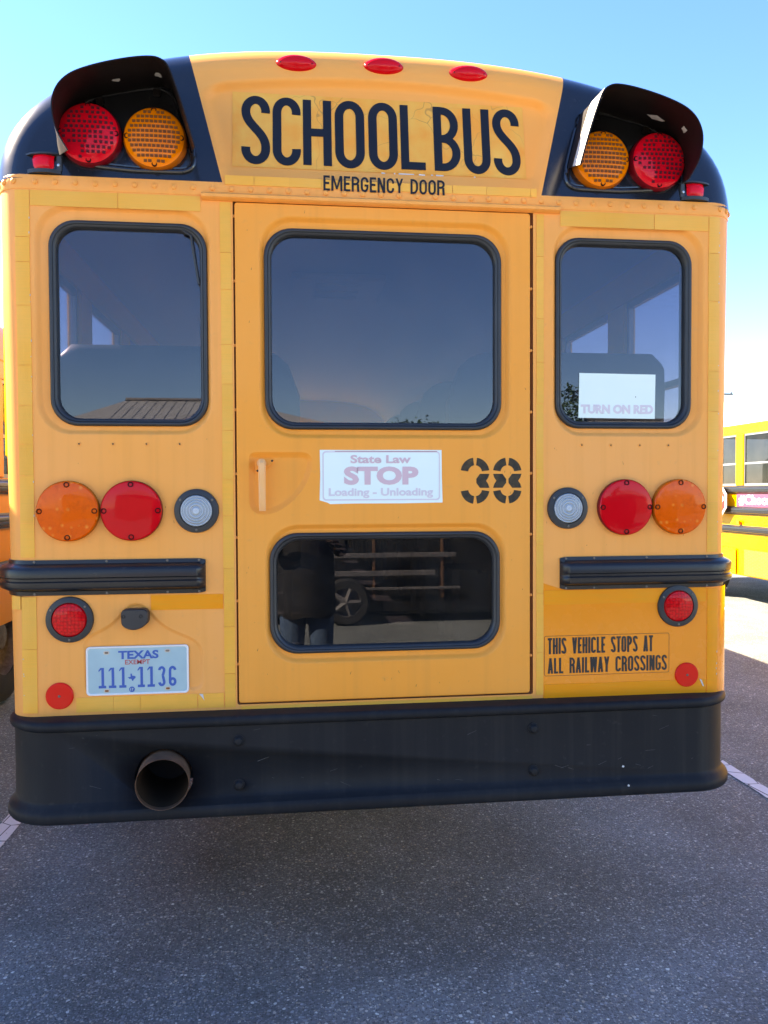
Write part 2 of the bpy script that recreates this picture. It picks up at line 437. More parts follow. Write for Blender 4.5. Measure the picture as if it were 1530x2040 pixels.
def asphalt_mat():
    m, nt, b = new_mat('aggregate_asphalt')
    tc = N(nt, 'ShaderNodeTexCoord')
    layers = []
    warp = N(nt, 'ShaderNodeTexNoise')
    warp.inputs['Scale'].default_value = 60
    nt.links.new(tc.outputs['Object'], warp.inputs['Vector'])
    wv = N(nt, 'ShaderNodeMixRGB')
    wv.inputs[0].default_value = 0.012
    nt.links.new(tc.outputs['Object'], wv.inputs[1])
    nt.links.new(warp.outputs['Color'], wv.inputs[2])
    for sc_ in (74, 150):
        v = N(nt, 'ShaderNodeTexVoronoi')
        v.inputs['Scale'].default_value = sc_
        nt.links.new(wv.outputs[0], v.inputs['Vector'])
        sep = N(nt, 'ShaderNodeSeparateColor')
        nt.links.new(v.outputs['Color'], sep.inputs[0])
        layers.append((v, sep))
    def chipramp(src, k):
        chip = N(nt, 'ShaderNodeValToRGB')
        e = chip.color_ramp.elements
        e[0].position = 0.0
        e[0].color = (0.05 * k, 0.052 * k, 0.058 * k, 1)
        e[1].position = 1.0
        e[1].color = (0.36 * k, 0.375 * k, 0.385 * k, 1)
        for p, c in ((0.35, (0.08, 0.086, 0.098)), (0.62, (0.135, 0.147, 0.170)), (0.82, (0.20, 0.212, 0.235)), (0.90, (0.235, 0.20, 0.165)), (0.955, (0.30, 0.31, 0.32))):
            q = e.new(p)
            q.color = (c[0] * k, c[1] * k, c[2] * k, 1)
        nt.links.new(src, chip.inputs[0])
        return chip.outputs[0]
    big = noise(nt, 0.9, 4, 0.6)
    bind = ramp(nt, big.outputs[0], 0.35, 0.7, (0.066, 0.069, 0.074), (0.105, 0.109, 0.117))
    small = chipramp(layers[1][1].outputs[0], 0.80)
    e2 = ramp(nt, layers[1][0].outputs['Distance'], 0.35, 0.62, (0, 0, 0), (1, 1, 1))
    col = mixc(nt, e2.outputs[0], small, bind.outputs[0])
    large = chipramp(layers[0][1].outputs[0], 1.0)
    pick = ramp(nt, layers[0][1].outputs[1], 0.50, 0.56, (0, 0, 0), (1, 1, 1))
    e1 = ramp(nt, layers[0][0].outputs['Distance'], 0.34, 0.46, (1, 1, 1), (0, 0, 0))
    mm = N(nt, 'ShaderNodeMath', operation='MULTIPLY')
    nt.links.new(pick.outputs[0], mm.inputs[0])
    nt.links.new(e1.outputs[0], mm.inputs[1])
    col = mixc(nt, mm.outputs[0], col, large)
    # worn lanes and a few oil-dark patches
    b2 = noise(nt, 1.7, 4, 0.62)
    tone = ramp(nt, b2.outputs[0], 0.34, 0.66, (1.55, 1.60, 1.42), (2.18, 2.24, 2.00))
    col = mixc(nt, 1.0, col, tone.outputs[0], 'MULTIPLY')
    oil = ramp(nt, big.outputs[0], 0.66, 0.76, (0, 0, 0), (0.45,) * 3)
    col = mixc(nt, oil.outputs[0], col, (0.05, 0.048, 0.047))
    nt.links.new(col, b.inputs['Base Color'])
    b.inputs['Roughness'].default_value = 0.75
    b.inputs['Specular IOR Level'].default_value = 0.3
    h1 = N(nt, 'ShaderNodeMath', operation='MULTIPLY')
    nt.links.new(mm.outputs[0], h1.inputs[0])
    nt.links.new(layers[0][1].outputs[2], h1.inputs[1])
    fn = noise(nt, 220, 1, 0.6)
    h2 = N(nt, 'ShaderNodeMath', operation='MULTIPLY_ADD')
    nt.links.new(fn.outputs[0], h2.inputs[0])
    h2.inputs[1].default_value = 0.7
    nt.links.new(h1.outputs[0], h2.inputs[2])
    h3 = N(nt, 'ShaderNodeMath', operation='SUBTRACT')
    nt.links.new(h2.outputs[0], h3.inputs[0])
    nt.links.new(e2.outputs[0], h3.inputs[1])
    bump(nt, b, h3.outputs[0], 0.7, 0.004)
    return m
MT['asphalt'] = asphalt_mat()

def line_mat():
    m, nt, b = new_mat('worn_line_paint')
    n = noise(nt, 30, 6, 0.7)
    col = mixc(nt, ramp(nt, n.outputs[0], 0.62, 0.72, (0, 0, 0), (1, 1, 1)).outputs[0], (0.70, 0.70, 0.69), (0.12, 0.11, 0.10))
    v = N(nt, 'ShaderNodeTexVoronoi', feature='DISTANCE_TO_EDGE')
    v.inputs['Scale'].default_value = 6
    tc = N(nt, 'ShaderNodeTexCoord')
    nt.links.new(tc.outputs['Object'], v.inputs['Vector'])
    col = mixc(nt, ramp(nt, v.outputs['Distance'], 0.008, 0.02, (1, 1, 1), (0, 0, 0)).outputs[0], col, (0.05, 0.045, 0.04))
    nt.links.new(col, b.inputs['Base Color'])
    b.inputs['Roughness'].default_value = 0.7
    bump(nt, b, n.outputs[0], 0.3, 0.004)
    return m
MT['line'] = line_mat()

def grille_mat():
    m, nt, b = new_mat('perforated_grille')
    tc = N(nt, 'ShaderNodeTexCoord')
    sx = N(nt, 'ShaderNodeSeparateXYZ')
    nt.links.new(tc.outputs['Object'], sx.inputs[0])
    outs = []
    for sgn in (1, -1):
        a = N(nt, 'ShaderNodeMath', operation='MULTIPLY_ADD')
        nt.links.new(sx.outputs[1], a.inputs[0])
        a.inputs[1].default_value = 0.45 * sgn
        nt.links.new(sx.outputs[2], a.inputs[2])
        s = N(nt, 'ShaderNodeMath', operation='MULTIPLY')
        nt.links.new(a.outputs[0], s.inputs[0])
        s.inputs[1].default_value = 150
        c = N(nt, 'ShaderNodeMath', operation='SINE')
        nt.links.new(s.outputs[0], c.inputs[0])
        outs.append(c.outputs[0])
    mn = N(nt, 'ShaderNodeMath', operation='MINIMUM')
    nt.links.new(outs[0], mn.inputs[0])
    nt.links.new(outs[1], mn.inputs[1])
    col = mixc(nt, ramp(nt, mn.outputs[0], 0.05, 0.15, (0, 0, 0), (1, 1, 1)).outputs[0], (0.83, 0.44, 0.03), (0.04, 0.025, 0.012))
    nt.links.new(col, b.inputs['Base Color'])
    b.inputs['Roughness'].default_value = 0.4
    return m
MT['grille'] = grille_mat()

def metal_roof_mat():
    m, nt, b = new_mat('ribbed_metal_roof')
    n = noise(nt, 1.2, 5)
    col = mixc(nt, n.outputs[0], (0.30, 0.30, 0.28), (0.42, 0.41, 0.38))
    nt.links.new(col, b.inputs['Base Color'])
    b.inputs['Roughness'].default_value = 0.55
    b.inputs['Metallic'].default_value = 0.3
    return m
MT['metal_roof'] = metal_roof_mat()

# ------------------------------------------------------------------ mesh helpers
class MB:
    def __init__(s):
        s.v, s.f, s.mi = [], [], []

    def add(s, vs, fs, mi=0):
        o = len(s.v)
        s.v += [tuple(p) for p in vs]
        s.f += [tuple(i + o for i in f) for f in fs]
        s.mi += [mi] * len(fs)

    def box(s, x0, x1, y0, y1, z0, z1, mi=0):
        vs = [(x, y, z) for x in (x0, x1) for y in (y0, y1) for z in (z0, z1)]
        s.add(vs, [(0, 1, 3, 2), (4, 6, 7, 5), (0, 4, 5, 1), (2, 3, 7, 6), (0, 2, 6, 4), (1, 5, 7, 3)], mi)

    def bbox(s, x0, x1, y0, y1, z0, z1, b, mi=0):
        """box with chamfered edges"""
        vs, idx = [], {}
        X, Y, Z = (x0, x1), (y0, y1), (z0, z1)
        for i in range(2):
            for j in range(2):
                for k in range(2):
                    sx, sy, sz = (1, -1)[i], (1, -1)[j], (1, -1)[k]
                    for a in range(3):
                        p = [X[i] + sx * b, Y[j] + sy * b, Z[k] + sz * b]
                        p[a] = (X[i], Y[j], Z[k])[a]
                        idx[i, j, k, a] = len(vs)
                        vs.append(p)
        fs = []
        for a in range(3):
            u, w = (a + 1) % 3, (a + 2) % 3
            for e in range(2):
                q = []
                for (p, r_) in ((0, 0), (1, 0), (1, 1), (0, 1)):
                    c = [0, 0, 0]
                    c[a], c[u], c[w] = e, p, r_
                    q.append(idx[c[0], c[1], c[2], a])
                fs.append(tuple(q))
            for p in range(2):
                for r_ in range(2):
                    c0, c1 = [0, 0, 0], [0, 0, 0]
                    c0[a], c1[a] = 0, 1
                    c0[u] = c1[u] = p
                    c0[w] = c1[w] = r_
                    fs.append((idx[(*c0, u)], idx[(*c1, u)], idx[(*c1, w)], idx[(*c0, w)]))
        for i in range(2):
            for j in range(2):
                for k in range(2):
                    fs.append((idx[i, j, k, 0], idx[i, j, k, 1], idx[i, j, k, 2]))
        s.add(vs, fs, mi)

    def loft(s, rings, closed=True, cap0=False, cap1=False, mi=0):
        n = len(rings[0])
        vs = [p for r_ in rings for p in r_]
        fs = []
        for i in range(len(rings) - 1):
            for j in range(n if closed else n - 1):
                k = (j + 1) % n
                fs.append((i * n + j, i * n + k, (i + 1) * n + k, (i + 1) * n + j))
        if cap0:
            fs.append(tuple(reversed(range(n))))
        if cap1:
            fs.append(tuple(range((len(rings) - 1) * n, len(rings) * n)))
        s.add(vs, fs, mi)

    def fill(s, outer, holes, y, mi=0):
        """flat panel with holes in the plane y, outlines are (x, z)"""
        loops = [[Vector((p[0], p[1], 0)) for p in l] for l in [outer] + holes]
        tris = tessellate_polygon(loops)
        vs = [(p.x, y, p.y) for l in loops for p in l]
        s.add(vs, [tuple(t) for t in tris], mi)

    def tube(s, pts, r, n=10, mi=0, cap=True):
        pts = [Vector(p) for p in pts]
        rs = r if isinstance(r, (list, tuple)) else [r] * len(pts)
        rings = []
        for i, p in enumerate(pts):
            d = (pts[min(i + 1, len(pts) - 1)] - pts[max(i - 1, 0)]).normalized()
            a = Vector((0, 0, 1)) if abs(d.z) < 0.9 else Vector((1, 0, 0))
            u = d.cross(a).normalized()
            w = d.cross(u)
            rings.append([p + (u * math.cos(2 * PI * k / n) + w * math.sin(2 * PI * k / n)) * rs[i] for k in range(n)])
        s.loft(rings, True, cap, cap, mi)

    def lathe(s, prof, n=40, mi=0, axis='Y'):
        """prof: (radius, y) revolved about the local Y axis"""
        rings = []
        for r_, y in prof:
            if axis == 'Y':
                rings.append([(r_ * math.cos(2 * PI * k / n), y, r_ * math.sin(2 * PI * k / n)) for k in range(n)])
            else:
                rings.append([(y, r_ * math.cos(2 * PI * k / n), r_ * math.sin(2 * PI * k / n)) for k in range(n)])
        s.loft(rings, True, False, False, mi)

    def mesh(s, name, mats, smooth=True, angle=35):
        me = bpy.data.meshes.new(name)
        me.from_pydata(s.v, [], s.f)
        for m in (mats if isinstance(mats, list) else [mats]):
            me.materials.append(m)
        me.polygons.foreach_set('material_index', s.mi)
        bm = bmesh.new()
        bm.from_mesh(me)
        bmesh.ops.recalc_face_normals(bm, faces=bm.faces)
        bm.to_mesh(me)
        bm.free()
        if smooth:
            me.polygons.foreach_set('use_smooth', [True] * len(me.polygons))
            me.set_sharp_from_angle(angle=math.radians(angle))
        me.update()
        return me

def link(name, me, parent=None, loc=None, rot=None):
    o = bpy.data.objects.new(name, me)
    COL.objects.link(o)
    if parent:
        o.parent = parent
    if loc:
        o.location = loc
    if rot:
        o.rotation_euler = rot
    return o

def part(name, mb, mat, parent=None, smooth=True, loc=None, rot=None, angle=35):
    return link(name, mb.mesh(name, mat, smooth, angle), parent, loc, rot)

def thing(name, label, cat, loc=(0, 0, 0), group=None, rotz=0):
    o = bpy.data.objects.new(name, None)
    COL.objects.link(o)
    o.location = loc
    o.rotation_euler = (0, 0, rotz)
    o['label'] = label
    o['category'] = cat
    if group:
        o['group'] = group
    return o

def tag(o, label, cat, group=None):
    o['label'] = label
    o['category'] = cat
    if group:
        o['group'] = group
    return o

def rrect(x0, x1, z0, z1, r, n=9):
    pts = []
    for cx, cz, a0 in ((x1 - r, z1 - r, 0), (x0 + r, z1 - r, 90), (x0 + r, z0 + r, 180), (x1 - r, z0 + r, 270)):
        for k in range(n + 1):
            a = math.radians(a0 + 90 * k / n)
            pts.append((cx + r * math.cos(a), cz + r * math.sin(a)))
    return pts

def inset_poly(pts, d):
    n = len(pts)
    out = []
    for i in range(n):
        a, b, c = pts[i - 1], pts[i], pts[(i + 1) % n]
        t = Vector((c[0] - a[0], c[1] - a[1]))
        if t.length < 1e-9:
            out.append(b)
            continue
        t.normalize()
        out.append((b[0] - t.y * d, b[1] + t.x * d))
    return out

def at_y(pts, y):
    return [(p[0], y, p[1]) for p in pts]

# ------------------------------------------------------------------ lettering (own stroke alphabet + built-in sans)
def qarc(cx, cz, rx, rz, a0, a1, n=10):
    return [(cx + rx * math.cos(math.radians(a0 + (a1 - a0) * k / n)), cz + rz * math.sin(math.radians(a0 + (a1 - a0) * k / n))) for k in range(n + 1)]

def bez(p0, p1, p2, p3, n=16):
    o = []
    for k in range(n + 1):
        t = k / n
        a, b, c, d = (1 - t) ** 3, 3 * t * (1 - t) ** 2, 3 * t * t * (1 - t), t ** 3
        o.append((a * p0[0] + b * p1[0] + c * p2[0] + d * p3[0], a * p0[1] + b * p1[1] + c * p2[1] + d * p3[1]))
    return o

def glyph(ch, w, t):
    """condensed gothic glyph in a w x 1 box, stroke t: ('p', path, closed) ribbons and ('q', polygon)"""
    a = t / 2
    R_ = (w - t) / 2
    rz = min(0.26, R_ * 1.25)
    m = w / 2
    top, bot = 1 - a, a
    P = []
    def p(path, closed=False): P.append(('p', path, closed))
    def q(*pts): P.append(('q', list(pts)))
    def up(x): q((x - a, 0), (x + a, 0), (x + a, 1), (x - a, 1))
    def bar(z, x0=0, x1=None): q((x0, z - a), (w if x1 is None else x1, z - a), (w if x1 is None else x1, z + a), (x0, z + a))
    if ch == 'S':
        p(qarc(m, top - rz, R_, rz, -8, 90) + qarc(m, top - rz, R_, rz, 90, 180)[1:] +
          bez((a, top - rz), (a, 0.56), (w - a, 0.48), (w - a, bot + rz + .02))[1:] +
          qarc(m, bot + rz, R_, rz, 0, -90)[1:] + qarc(m, bot + rz, R_, rz, 270, 172)[1:])
    elif ch in 'CG':
        p(qarc(m, top - rz, R_, rz, -10, 180, 18) + qarc(m, bot + rz, R_, rz, 180, 360 + (8 if ch == 'C' else 0), 18))
        if ch == 'G':
            q((w - t, bot + rz - .03), (w, bot + rz - .03), (w, 0.5), (w - t, 0.5))
            q((m, 0.5 - t * .9), (w, 0.5 - t * .9), (w, 0.5), (m, 0.5))
    elif ch == 'O':
        p(qarc(m, top - rz, R_, rz, 0, 180, 18) + qarc(m, bot + rz, R_, rz, 180, 360, 18), True)
    elif ch == 'U':
        p([(a, 1), (a, bot + rz)] + qarc(m, bot + rz, R_, rz, 180, 360, 18)[1:] + [(w - a, 1)])
    elif ch == 'H':
        up(a); up(w - a); bar(0.5)
    elif ch == 'L':
        up(a); bar(a)
    elif ch == 'E':
        up(a); bar(a); bar(1 - a); bar(0.5, 0, w * .88)
    elif ch == 'T':
        up(m); bar(1 - a)
    elif ch == 'I':
        up(a)
    elif ch == 'B' or ch == 'R' or ch == 'P' or ch == 'D':
        up(a)
        r1 = min(w - t, 0.22)
        if ch == 'D':
            r2 = min(w - t, 0.34)
            p([(a, top), (w - a - r2 * .8, top)] + qarc(w - a - r2 * .8, top - r2, r2 * .8, r2, 90, 0)[1:] + qarc(w - a - r2 * .8, bot + r2, r2 * .8, r2, 0, -90) + [(a, bot)])
        else:
            mid = 0.5
            x = w - a - (0.02 if ch == 'B' else 0)
            r1 = (top - mid) / 2
            rx = min(r1, (w - t) * .7)
            p([(a, top), (x - rx, top)] + qarc(x - rx, (top + mid) / 2, rx, r1, 90, -90, 16)[1:] + [(a, mid)])
            if ch == 'B':
                r2 = (mid - bot) / 2
                x = w - a
                p([(a, mid), (x - rx, mid)] + qarc(x - rx, (mid + bot) / 2, rx, r2, 90, -90, 16)[1:] + [(a, bot)])
            if ch == 'R':
                q((w - t * 1.05, 0), (w, 0), (w - t * .2, 0.5), (w - t * 1.25, 0.5))
    elif ch == 'A':
        q((0, 0), (t, 0), (m + t * .42, 1), (m - t * .52, 1)); q((w - t, 0), (w, 0), (m + t * .52, 1), (m - t * .42, 1))
        q((w * .22, .22), (w * .78, .22), (w * .74, .22 + t * .8), (w * .26, .22 + t * .8))
    elif ch == 'V':
        q((0, 1), (t, 1), (m + t * .42, 0), (m - t * .52, 0)); q((w - t, 1), (w, 1), (m + t * .52, 0), (m - t * .42, 0))
    elif ch == 'W':
        h = w / 4
        for k, (x0, x1) in enumerate(((0, h), (w / 2, h), (w / 2, 3 * h), (w, 3 * h))):
            c0 = min(max(x0, a), w - a)
            q((c0 - a, 1), (c0 + a, 1), (x1 + a, 0), (x1 - a, 0))
    elif ch == 'M':
        up(a); up(w - a)
        q((a * .6, 1), (t * 1.3, 1), (m + a * .8, .12), (m - a * .8, .12)); q((w - a * .6, 1), (w - t * 1.3, 1), (m - a * .8, .12), (m + a * .8, .12))
    elif ch == 'N':
        up(a); up(w - a); q((0, 1), (t * 1.15, 1), (w, 0), (w - t * 1.15, 0))
    elif ch == 'Y':
        q((0, 1), (t, 1), (m + a, .45), (m - a, .45)); q((w - t, 1), (w, 1), (m + a, .45), (m - a, .45)); q((m - a, 0), (m + a, 0), (m + a, .47), (m - a, .47))
    elif ch == '1':
        up(m + .02); bar(a * .8, 0, w); q((0, .80), (m - a + .03, .93), (m - a + .03, 1), (m - a - .02, 1), (0, .88))
    elif ch == '3':
        p(qarc(m, top - rz, R_, rz, 175, -20, 18) + [(m + R_ * .5, 0.56), (m + .02, 0.515)])
        p([(m + .02, 0.515), (m + R_ * .55, 0.48)] + qarc(m, bot + rz, R_, rz, 20, -175, 18))
    elif ch == '6':
        p(qarc(m, bot + rz, R_, rz, 0, 360, 26), True)
        p(qarc(m, top - rz, R_, rz, 5, 180, 14) + [(a, bot + rz)])
    return P

def ribbon(path, closed, t):
    n = len(path)
    L, Rr = [], []
    for i in range(n):
        if closed:
            a, b, c = path[i - 1], path[i], path[(i + 1) % n]
        else:
            a, b, c = path[max(i - 1, 0)], path[i], path[min(i + 1, n - 1)]
        d = Vector((c[0] - a[0], c[1] - a[1]))
        if d.length < 1e-9:
            d = Vector((1, 0))
        d.normalize()
        L.append((b[0] - d.y * t / 2, b[1] + d.x * t / 2))
        Rr.append((b[0] + d.y * t / 2, b[1] - d.x * t / 2))
    return L, Rr

def dedupe(path):
    o = [path[0]]
    for p in path[1:]:
        if (Vector(p) - Vector(o[-1])).length > 1e-5:
            o.append(p)
    return o

def put_glyph(mb, ch, x0, x1, z0, z1, t, ysurf, th=0.0006):
    """glyph into a box; t = stroke as a fraction of the height; ysurf(x, z) = surface y"""
    h = z1 - z0
    w = (x1 - x0) / h
    for k, g in enumerate(glyph(ch, w, t)):
        lift = th + 0.00018 * k
        def pt(p, l):
            x, z = x0 + p[0] * h, z0 + p[1] * h
            return (x, ysurf(x, z) - l, z)
        if g[0] == 'q':
            vs = [pt(p, lift) for p in g[1]] + [pt(p, -0.0004) for p in g[1]]
            n = len(g[1])
            mb.add(vs, [tuple(range(n))] + [(i, (i + 1) % n, n + (i + 1) % n, n + i) for i in range(n)])
        else:
            path = dedupe(g[1])
            if g[2] and (Vector(path[0]) - Vector(path[-1])).length < 1e-5:
                path = path[:-1]
            L, Rr = ribbon(path, g[2], t)
            n = len(path)
            vs = [pt(p, lift) for p in L] + [pt(p, lift) for p in Rr] + [pt(p, -0.0004) for p in L] + [pt(p, -0.0004) for p in Rr]
            fs = []
            for i in range(n if g[2] else n - 1):
                j = (i + 1) % n
                fs += [(i, j, n + j, n + i), (i, j, 2 * n + j, 2 * n + i), (n + i, n + j, 3 * n + j, 3 * n + i)]
            if not g[2]:
                fs += [(0, n, 3 * n, 2 * n), (n - 1, 2 * n - 1, 4 * n - 1, 3 * n - 1)]
            mb.add(vs, fs)

GW = {'I': .20, 'M': .62, 'W': .68, 'E': .36, 'L': .36, 'T': .40, '1': .34, ' ': .26}
def line_text(parent, mat, s, x0, x1, z0, z1, t, ysurf, gap=.085, th=0.0006, widths=None):
    ws = [(widths or GW).get(c, GW.get(c, .43)) for c in s]
    tot = sum(ws) + gap * (len(s) - 1)
    k = (x1 - x0) / tot
    x = x0
    for c, w in zip(s, ws):
        if c != ' ':
            lm_ = MB()
            put_glyph(lm_, c, x, x + w * k, z0, z1, t, ysurf, th)
            part('letter', lm_, mat, parent, False)
        x += (w + gap) * k

def sans(name, s, x0, x1, z0, z1, y, mat, parent, bold=0.0, axis='rear', xpos=0.0):
    cu_ = bpy.data.curves.new(name, 'FONT')
    cu_.body = s
    cu_.size = 1.0
    cu_.offset = bold
    cu_.extrude = 0.004
    cu_.resolution_u = 4
    ob = bpy.data.objects.new(name, cu_)
    COL.objects.link(ob)
    bpy.context.view_layer.update()
    me = bpy.data.meshes.new_from_object(ob.evaluated_get(bpy.context.evaluated_depsgraph_get()))
    bpy.data.objects.remove(ob)
    xs = [v.co.x for v in me.vertices]
    ys = [v.co.y for v in me.vertices]
    ax, bx, ay, by = min(xs), max(xs), min(ys), max(ys)
    for v in me.vertices:
        u = (v.co.x - ax) / (bx - ax)
        q = (v.co.y - ay) / (by - ay)
        d = -0.0004 if v.co.z > 0 else 0.0004
        if axis == 'rear':
            v.co = (x0 + u * (x1 - x0), y + d, z0 + q * (z1 - z0))
        else:                       # on a wall facing -X: x0,x1 are y values
            v.co = (xpos + d * 6, x0 + u * (x1 - x0), z0 + q * (z1 - z0))
    me.materials.clear()
    me.materials.append(mat)
    me.name = name
    return link(name, me, parent)

# ------------------------------------------------------------------ ground
g = MB()
g.add([(-400, -400, 0), (400, -400, 0), (400, 400, 0), (-400, 400, 0)], [(0, 1, 2, 3)])
ground = part('ground', g, MT['asphalt'], smooth=False)
ground['kind'] = 'structure'
for x0, x1 in ((-1.67, -1.58), (2.055, 2.135), (5.25, 5.35)):
    lb = MB()
    n = 60
    ys = [-1.2 + 13.2 * k / n for k in range(n + 1)]
    L = [(x0 + rnd.uniform(-.004, .004), y, .004) for y in ys]
    Rr = [(x1 + rnd.uniform(-.004, .004), y, .004) for y in ys]
    lb.loft([L, Rr], False)
    o = part('parking_line', lb, MT['line'], smooth=False)
    o['kind'] = 'structure'

# ------------------------------------------------------------------ bus geometry shared by all three buses
HW = 1.18          # half width
FR = 0.095         # plan radius of the rear corners
BELT = 2.49        # roof starts here
LEN = 9.6          # body length
FLOOR = 0.95

def rear_y(x):
    d = abs(x) - (HW - FR)
    if d <= 0:
        return 0.0
    d = min(d, FR * 0.999)
    return FR - math.sqrt(FR * FR - d * d)

def capy(z):
    return 0.18 * (z - 2.5)

RC = 0.10
def outline(n=56):
    """upper half section, left to right: (x, z, nx, nz)"""
    A, B, e = 1.186, 0.515, 2.5
    pts = []
    for k in range(n + 1):
        th = PI - PI * k / n
        c, s_ = math.cos(th), math.sin(th)
        pts.append((A * math.copysign(abs(c) ** (2 / e), c), 2.488 + B * abs(s_) ** (2 / e)))
    # even arc length resample
    P = []
    dense = []
    for k in range(1201):
        th = PI - PI * k / 1200
        c, s_ = math.cos(th), math.sin(th)
        dense.append(Vector((A * math.copysign(abs(c) ** (2 / e), c), 2.488 + B * max(s_, 0) ** (2 / e))))
    L = [0]
    for i in range(1, len(dense)):
        L.append(L[-1] + (dense[i] - dense[i - 1]).length)
    j = 0
    for k in range(n + 1):
        tgt = L[-1] * k / n
        while j < len(L) - 2 and L[j + 1] < tgt:
            j += 1
        f = (tgt - L[j]) / max(1e-9, L[j + 1] - L[j])
        P.append(dense[j].lerp(dense[j + 1], f))
    out = []
    for i, p in enumerate(P):
        d = P[min(i + 1, n)] - P[max(i - 1, 0)]
        if i == 0: d = Vector((0, 1))
        if i == n: d = Vector((0, -1))
        d.normalize()
        out.append((p.x, p.y, -d.y, d.x))
    return out

def plan_path(x_from, x_to, y_side, n=9, hw=HW, fr=FR):
    """points with outward normals along the rear end; x_from/x_to None = carry on along the side to y_side"""
    pts = []
    if x_from is None:
        for k in range(2):
            pts.append((-hw, y_side + (fr - y_side) * k, -1, 0))
        for k in range(1, n):
            a = math.radians(180 + 90 * k / n)
            pts.append((-hw + fr + fr * math.cos(a), fr + fr * math.sin(a), math.cos(a), math.sin(a)))
        pts.append((-hw + fr, 0, 0, -1))
    else:
        pts.append((x_from, 0, 0, -1))
    if x_to is None:
        pts.append((hw - fr, 0, 0, -1))
        for k in range(1, n):
            a = math.radians(270 + 90 * k / n)
            pts.append((hw - fr + fr * math.cos(a), fr + fr * math.sin(a), math.cos(a), math.sin(a)))
        for k in range(2):
            pts.append((hw, fr + (y_side - fr) * k, 1, 0))
    else:
        pts.append((x_to, 0, 0, -1))
    return pts

def sweep(mb, prof, path, mi=0, closed_prof=True):
    rings = []
    for x, y, nx, ny in path:
        rings.append([(x + nx * o, y + ny * o, z) for o, z in prof])
    mb.loft(rings, closed_prof, closed_prof, closed_prof, mi)

WIN0, WINP, WINW = 0.20, 0.762, 0.585
WZ0, WZ1 = 1.66, 2.36

def side_shell(bus, sgn, mat, skirt=0.60, n_win=11, y0=FR, pane_mat=None, lining=False, y_end=LEN):
    """one body side: lower wall, header, pillars, sash frames, panes. sgn -1 = left"""
    X = sgn * HW
    I = sgn * (HW - 0.05)
    a, b = (X, I) if sgn < 0 else (I, X)
    lo = MB()
    tp_ = -sgn * 0.010
    tq_ = -sgn * 0.018
    lo.add([(X + tq_, y0, skirt), (I + tq_, y0, skirt), (I + tp_, y0, WZ0), (X + tp_, y0, WZ0), (X + tq_, y_end, skirt), (I + tq_, y_end, skirt), (I + tp_, y_end, WZ0), (X + tp_, y_end, WZ0)], [(0, 1, 2, 3), (7, 6, 5, 4), (0, 4, 5, 1), (3, 2, 6, 7), (0, 3, 7, 4), (1, 5, 6, 2)])
    lo.box(a, b, y0, y_end, WZ1, BELT)
    wall = part('side_wall', lo, mat, bus, False)
    ys = []
    y = WIN0
    for k in range(n_win):
        ys.append((y, y + WINW))
        y += WINP
    edges = [(y0, ys[0][0])] + [(ys[k][1], ys[k + 1][0]) for k in range(n_win - 1)] + [(ys[-1][1], y_end)]
    for e0, e1 in edges:
        if e1 - e0 < 0.01:
            continue
        pb = MB()
        pb.bbox(a - (0.006 if sgn < 0 else 0), b + (0.006 if sgn > 0 else 0), e0, e1, WZ0 + .001, WZ1 - .001, 0.008)
        part('window_pillar', pb, mat, bus, False)
    for e0, e1 in ys:
        fb = MB()
        xo = X - sgn * 0.012
        xi = X - sgn * 0.034
        x0_, x1_ = min(xo, xi), max(xo, xi)
        t = 0.028
        fb.box(x0_, x1_, e0, e1, WZ1 - t, WZ1)
        fb.box(x0_, x1_, e0, e1, WZ0, WZ0 + t)
        fb.box(x0_, x1_, e0, e0 + t * .6, WZ0 + t, WZ1 - t)
        fb.box(x0_, x1_, e1 - t * .6, e1, WZ0 + t, WZ1 - t)
        fb.box(x0_ - .004, x1_ + .004, e0 + t * .6, e1 - t * .6, 1.945, 1.97)
        fr_ = part('side_window', fb, MT['alu'], bus, False)
        gb = MB()
        xm = X - sgn * 0.023
        gb.box(xm - .002, xm + .002, e0 + t * .5, e1 - t * .5, WZ0 + t * .5, WZ1 - t * .5)
        part('pane', gb, pane_mat or MT['glass_side'], fr_, False)
    return wall

def roof_shell(bus, mat, y0, y1=LEN):
    mb = MB()
    O = outline()
    rings = []
    for y in (y0, y0 + 0.5, y1 - .4, y1):
        rings.append([(p[0], y, p[1]) for p in O])
    rings[-1] = [(p[0] * .96, y1 + .12, 2.488 + (p[1] - 2.488) * .9) for p in O]
    mb.loft(rings, False)
    o = part('roof', mb, mat, bus)
    return o

def wheel_mesh():
    t = MB()
    t.lathe([(0.28, -.13), (.40, -.14), (.47, -.12), (.495, -.07), (.50, 0), (.495, .07), (.47, .12), (.40, .14), (.28, .13)], 40, 0, 'X')
    r = MB()
    r.lathe([(0.285, .12), (.27, .05), (.18, .0), (.10, .03), (.09, .10), (.0, .11)], 32, 0, 'X')
    for k in range(8):
        a = 2 * PI * k / 8
        r.tube([(0.0, .14 * math.cos(a), .14 * math.sin(a)), (0.05, .14 * math.cos(a), .14 * math.sin(a))], .014, 6)
    return t.mesh('tyre', MT['tyre']), r.mesh('rim', MT['dull_steel'])
TYRE, RIM = wheel_mesh()

def wheels(bus, ys=(3.45, 8.9)):
    for sgn in (-1, 1):
        for y in ys:
            w = link('wheel', TYRE, bus, (sgn * .98, y, .50))
            link('rim', RIM, w, (0, 0, 0), (0, 0, 0 if sgn > 0 else PI))
        # mud flap behind the rear wheel
    for sgn in (-1, 1):
        f = MB()
        f.bbox(sgn * .98 - .26, sgn * .98 + .26, ys[0] - .70, ys[0] - .688, .22, .78, .004)
        part('mud_flap', f, MT['rubber'], bus, False)

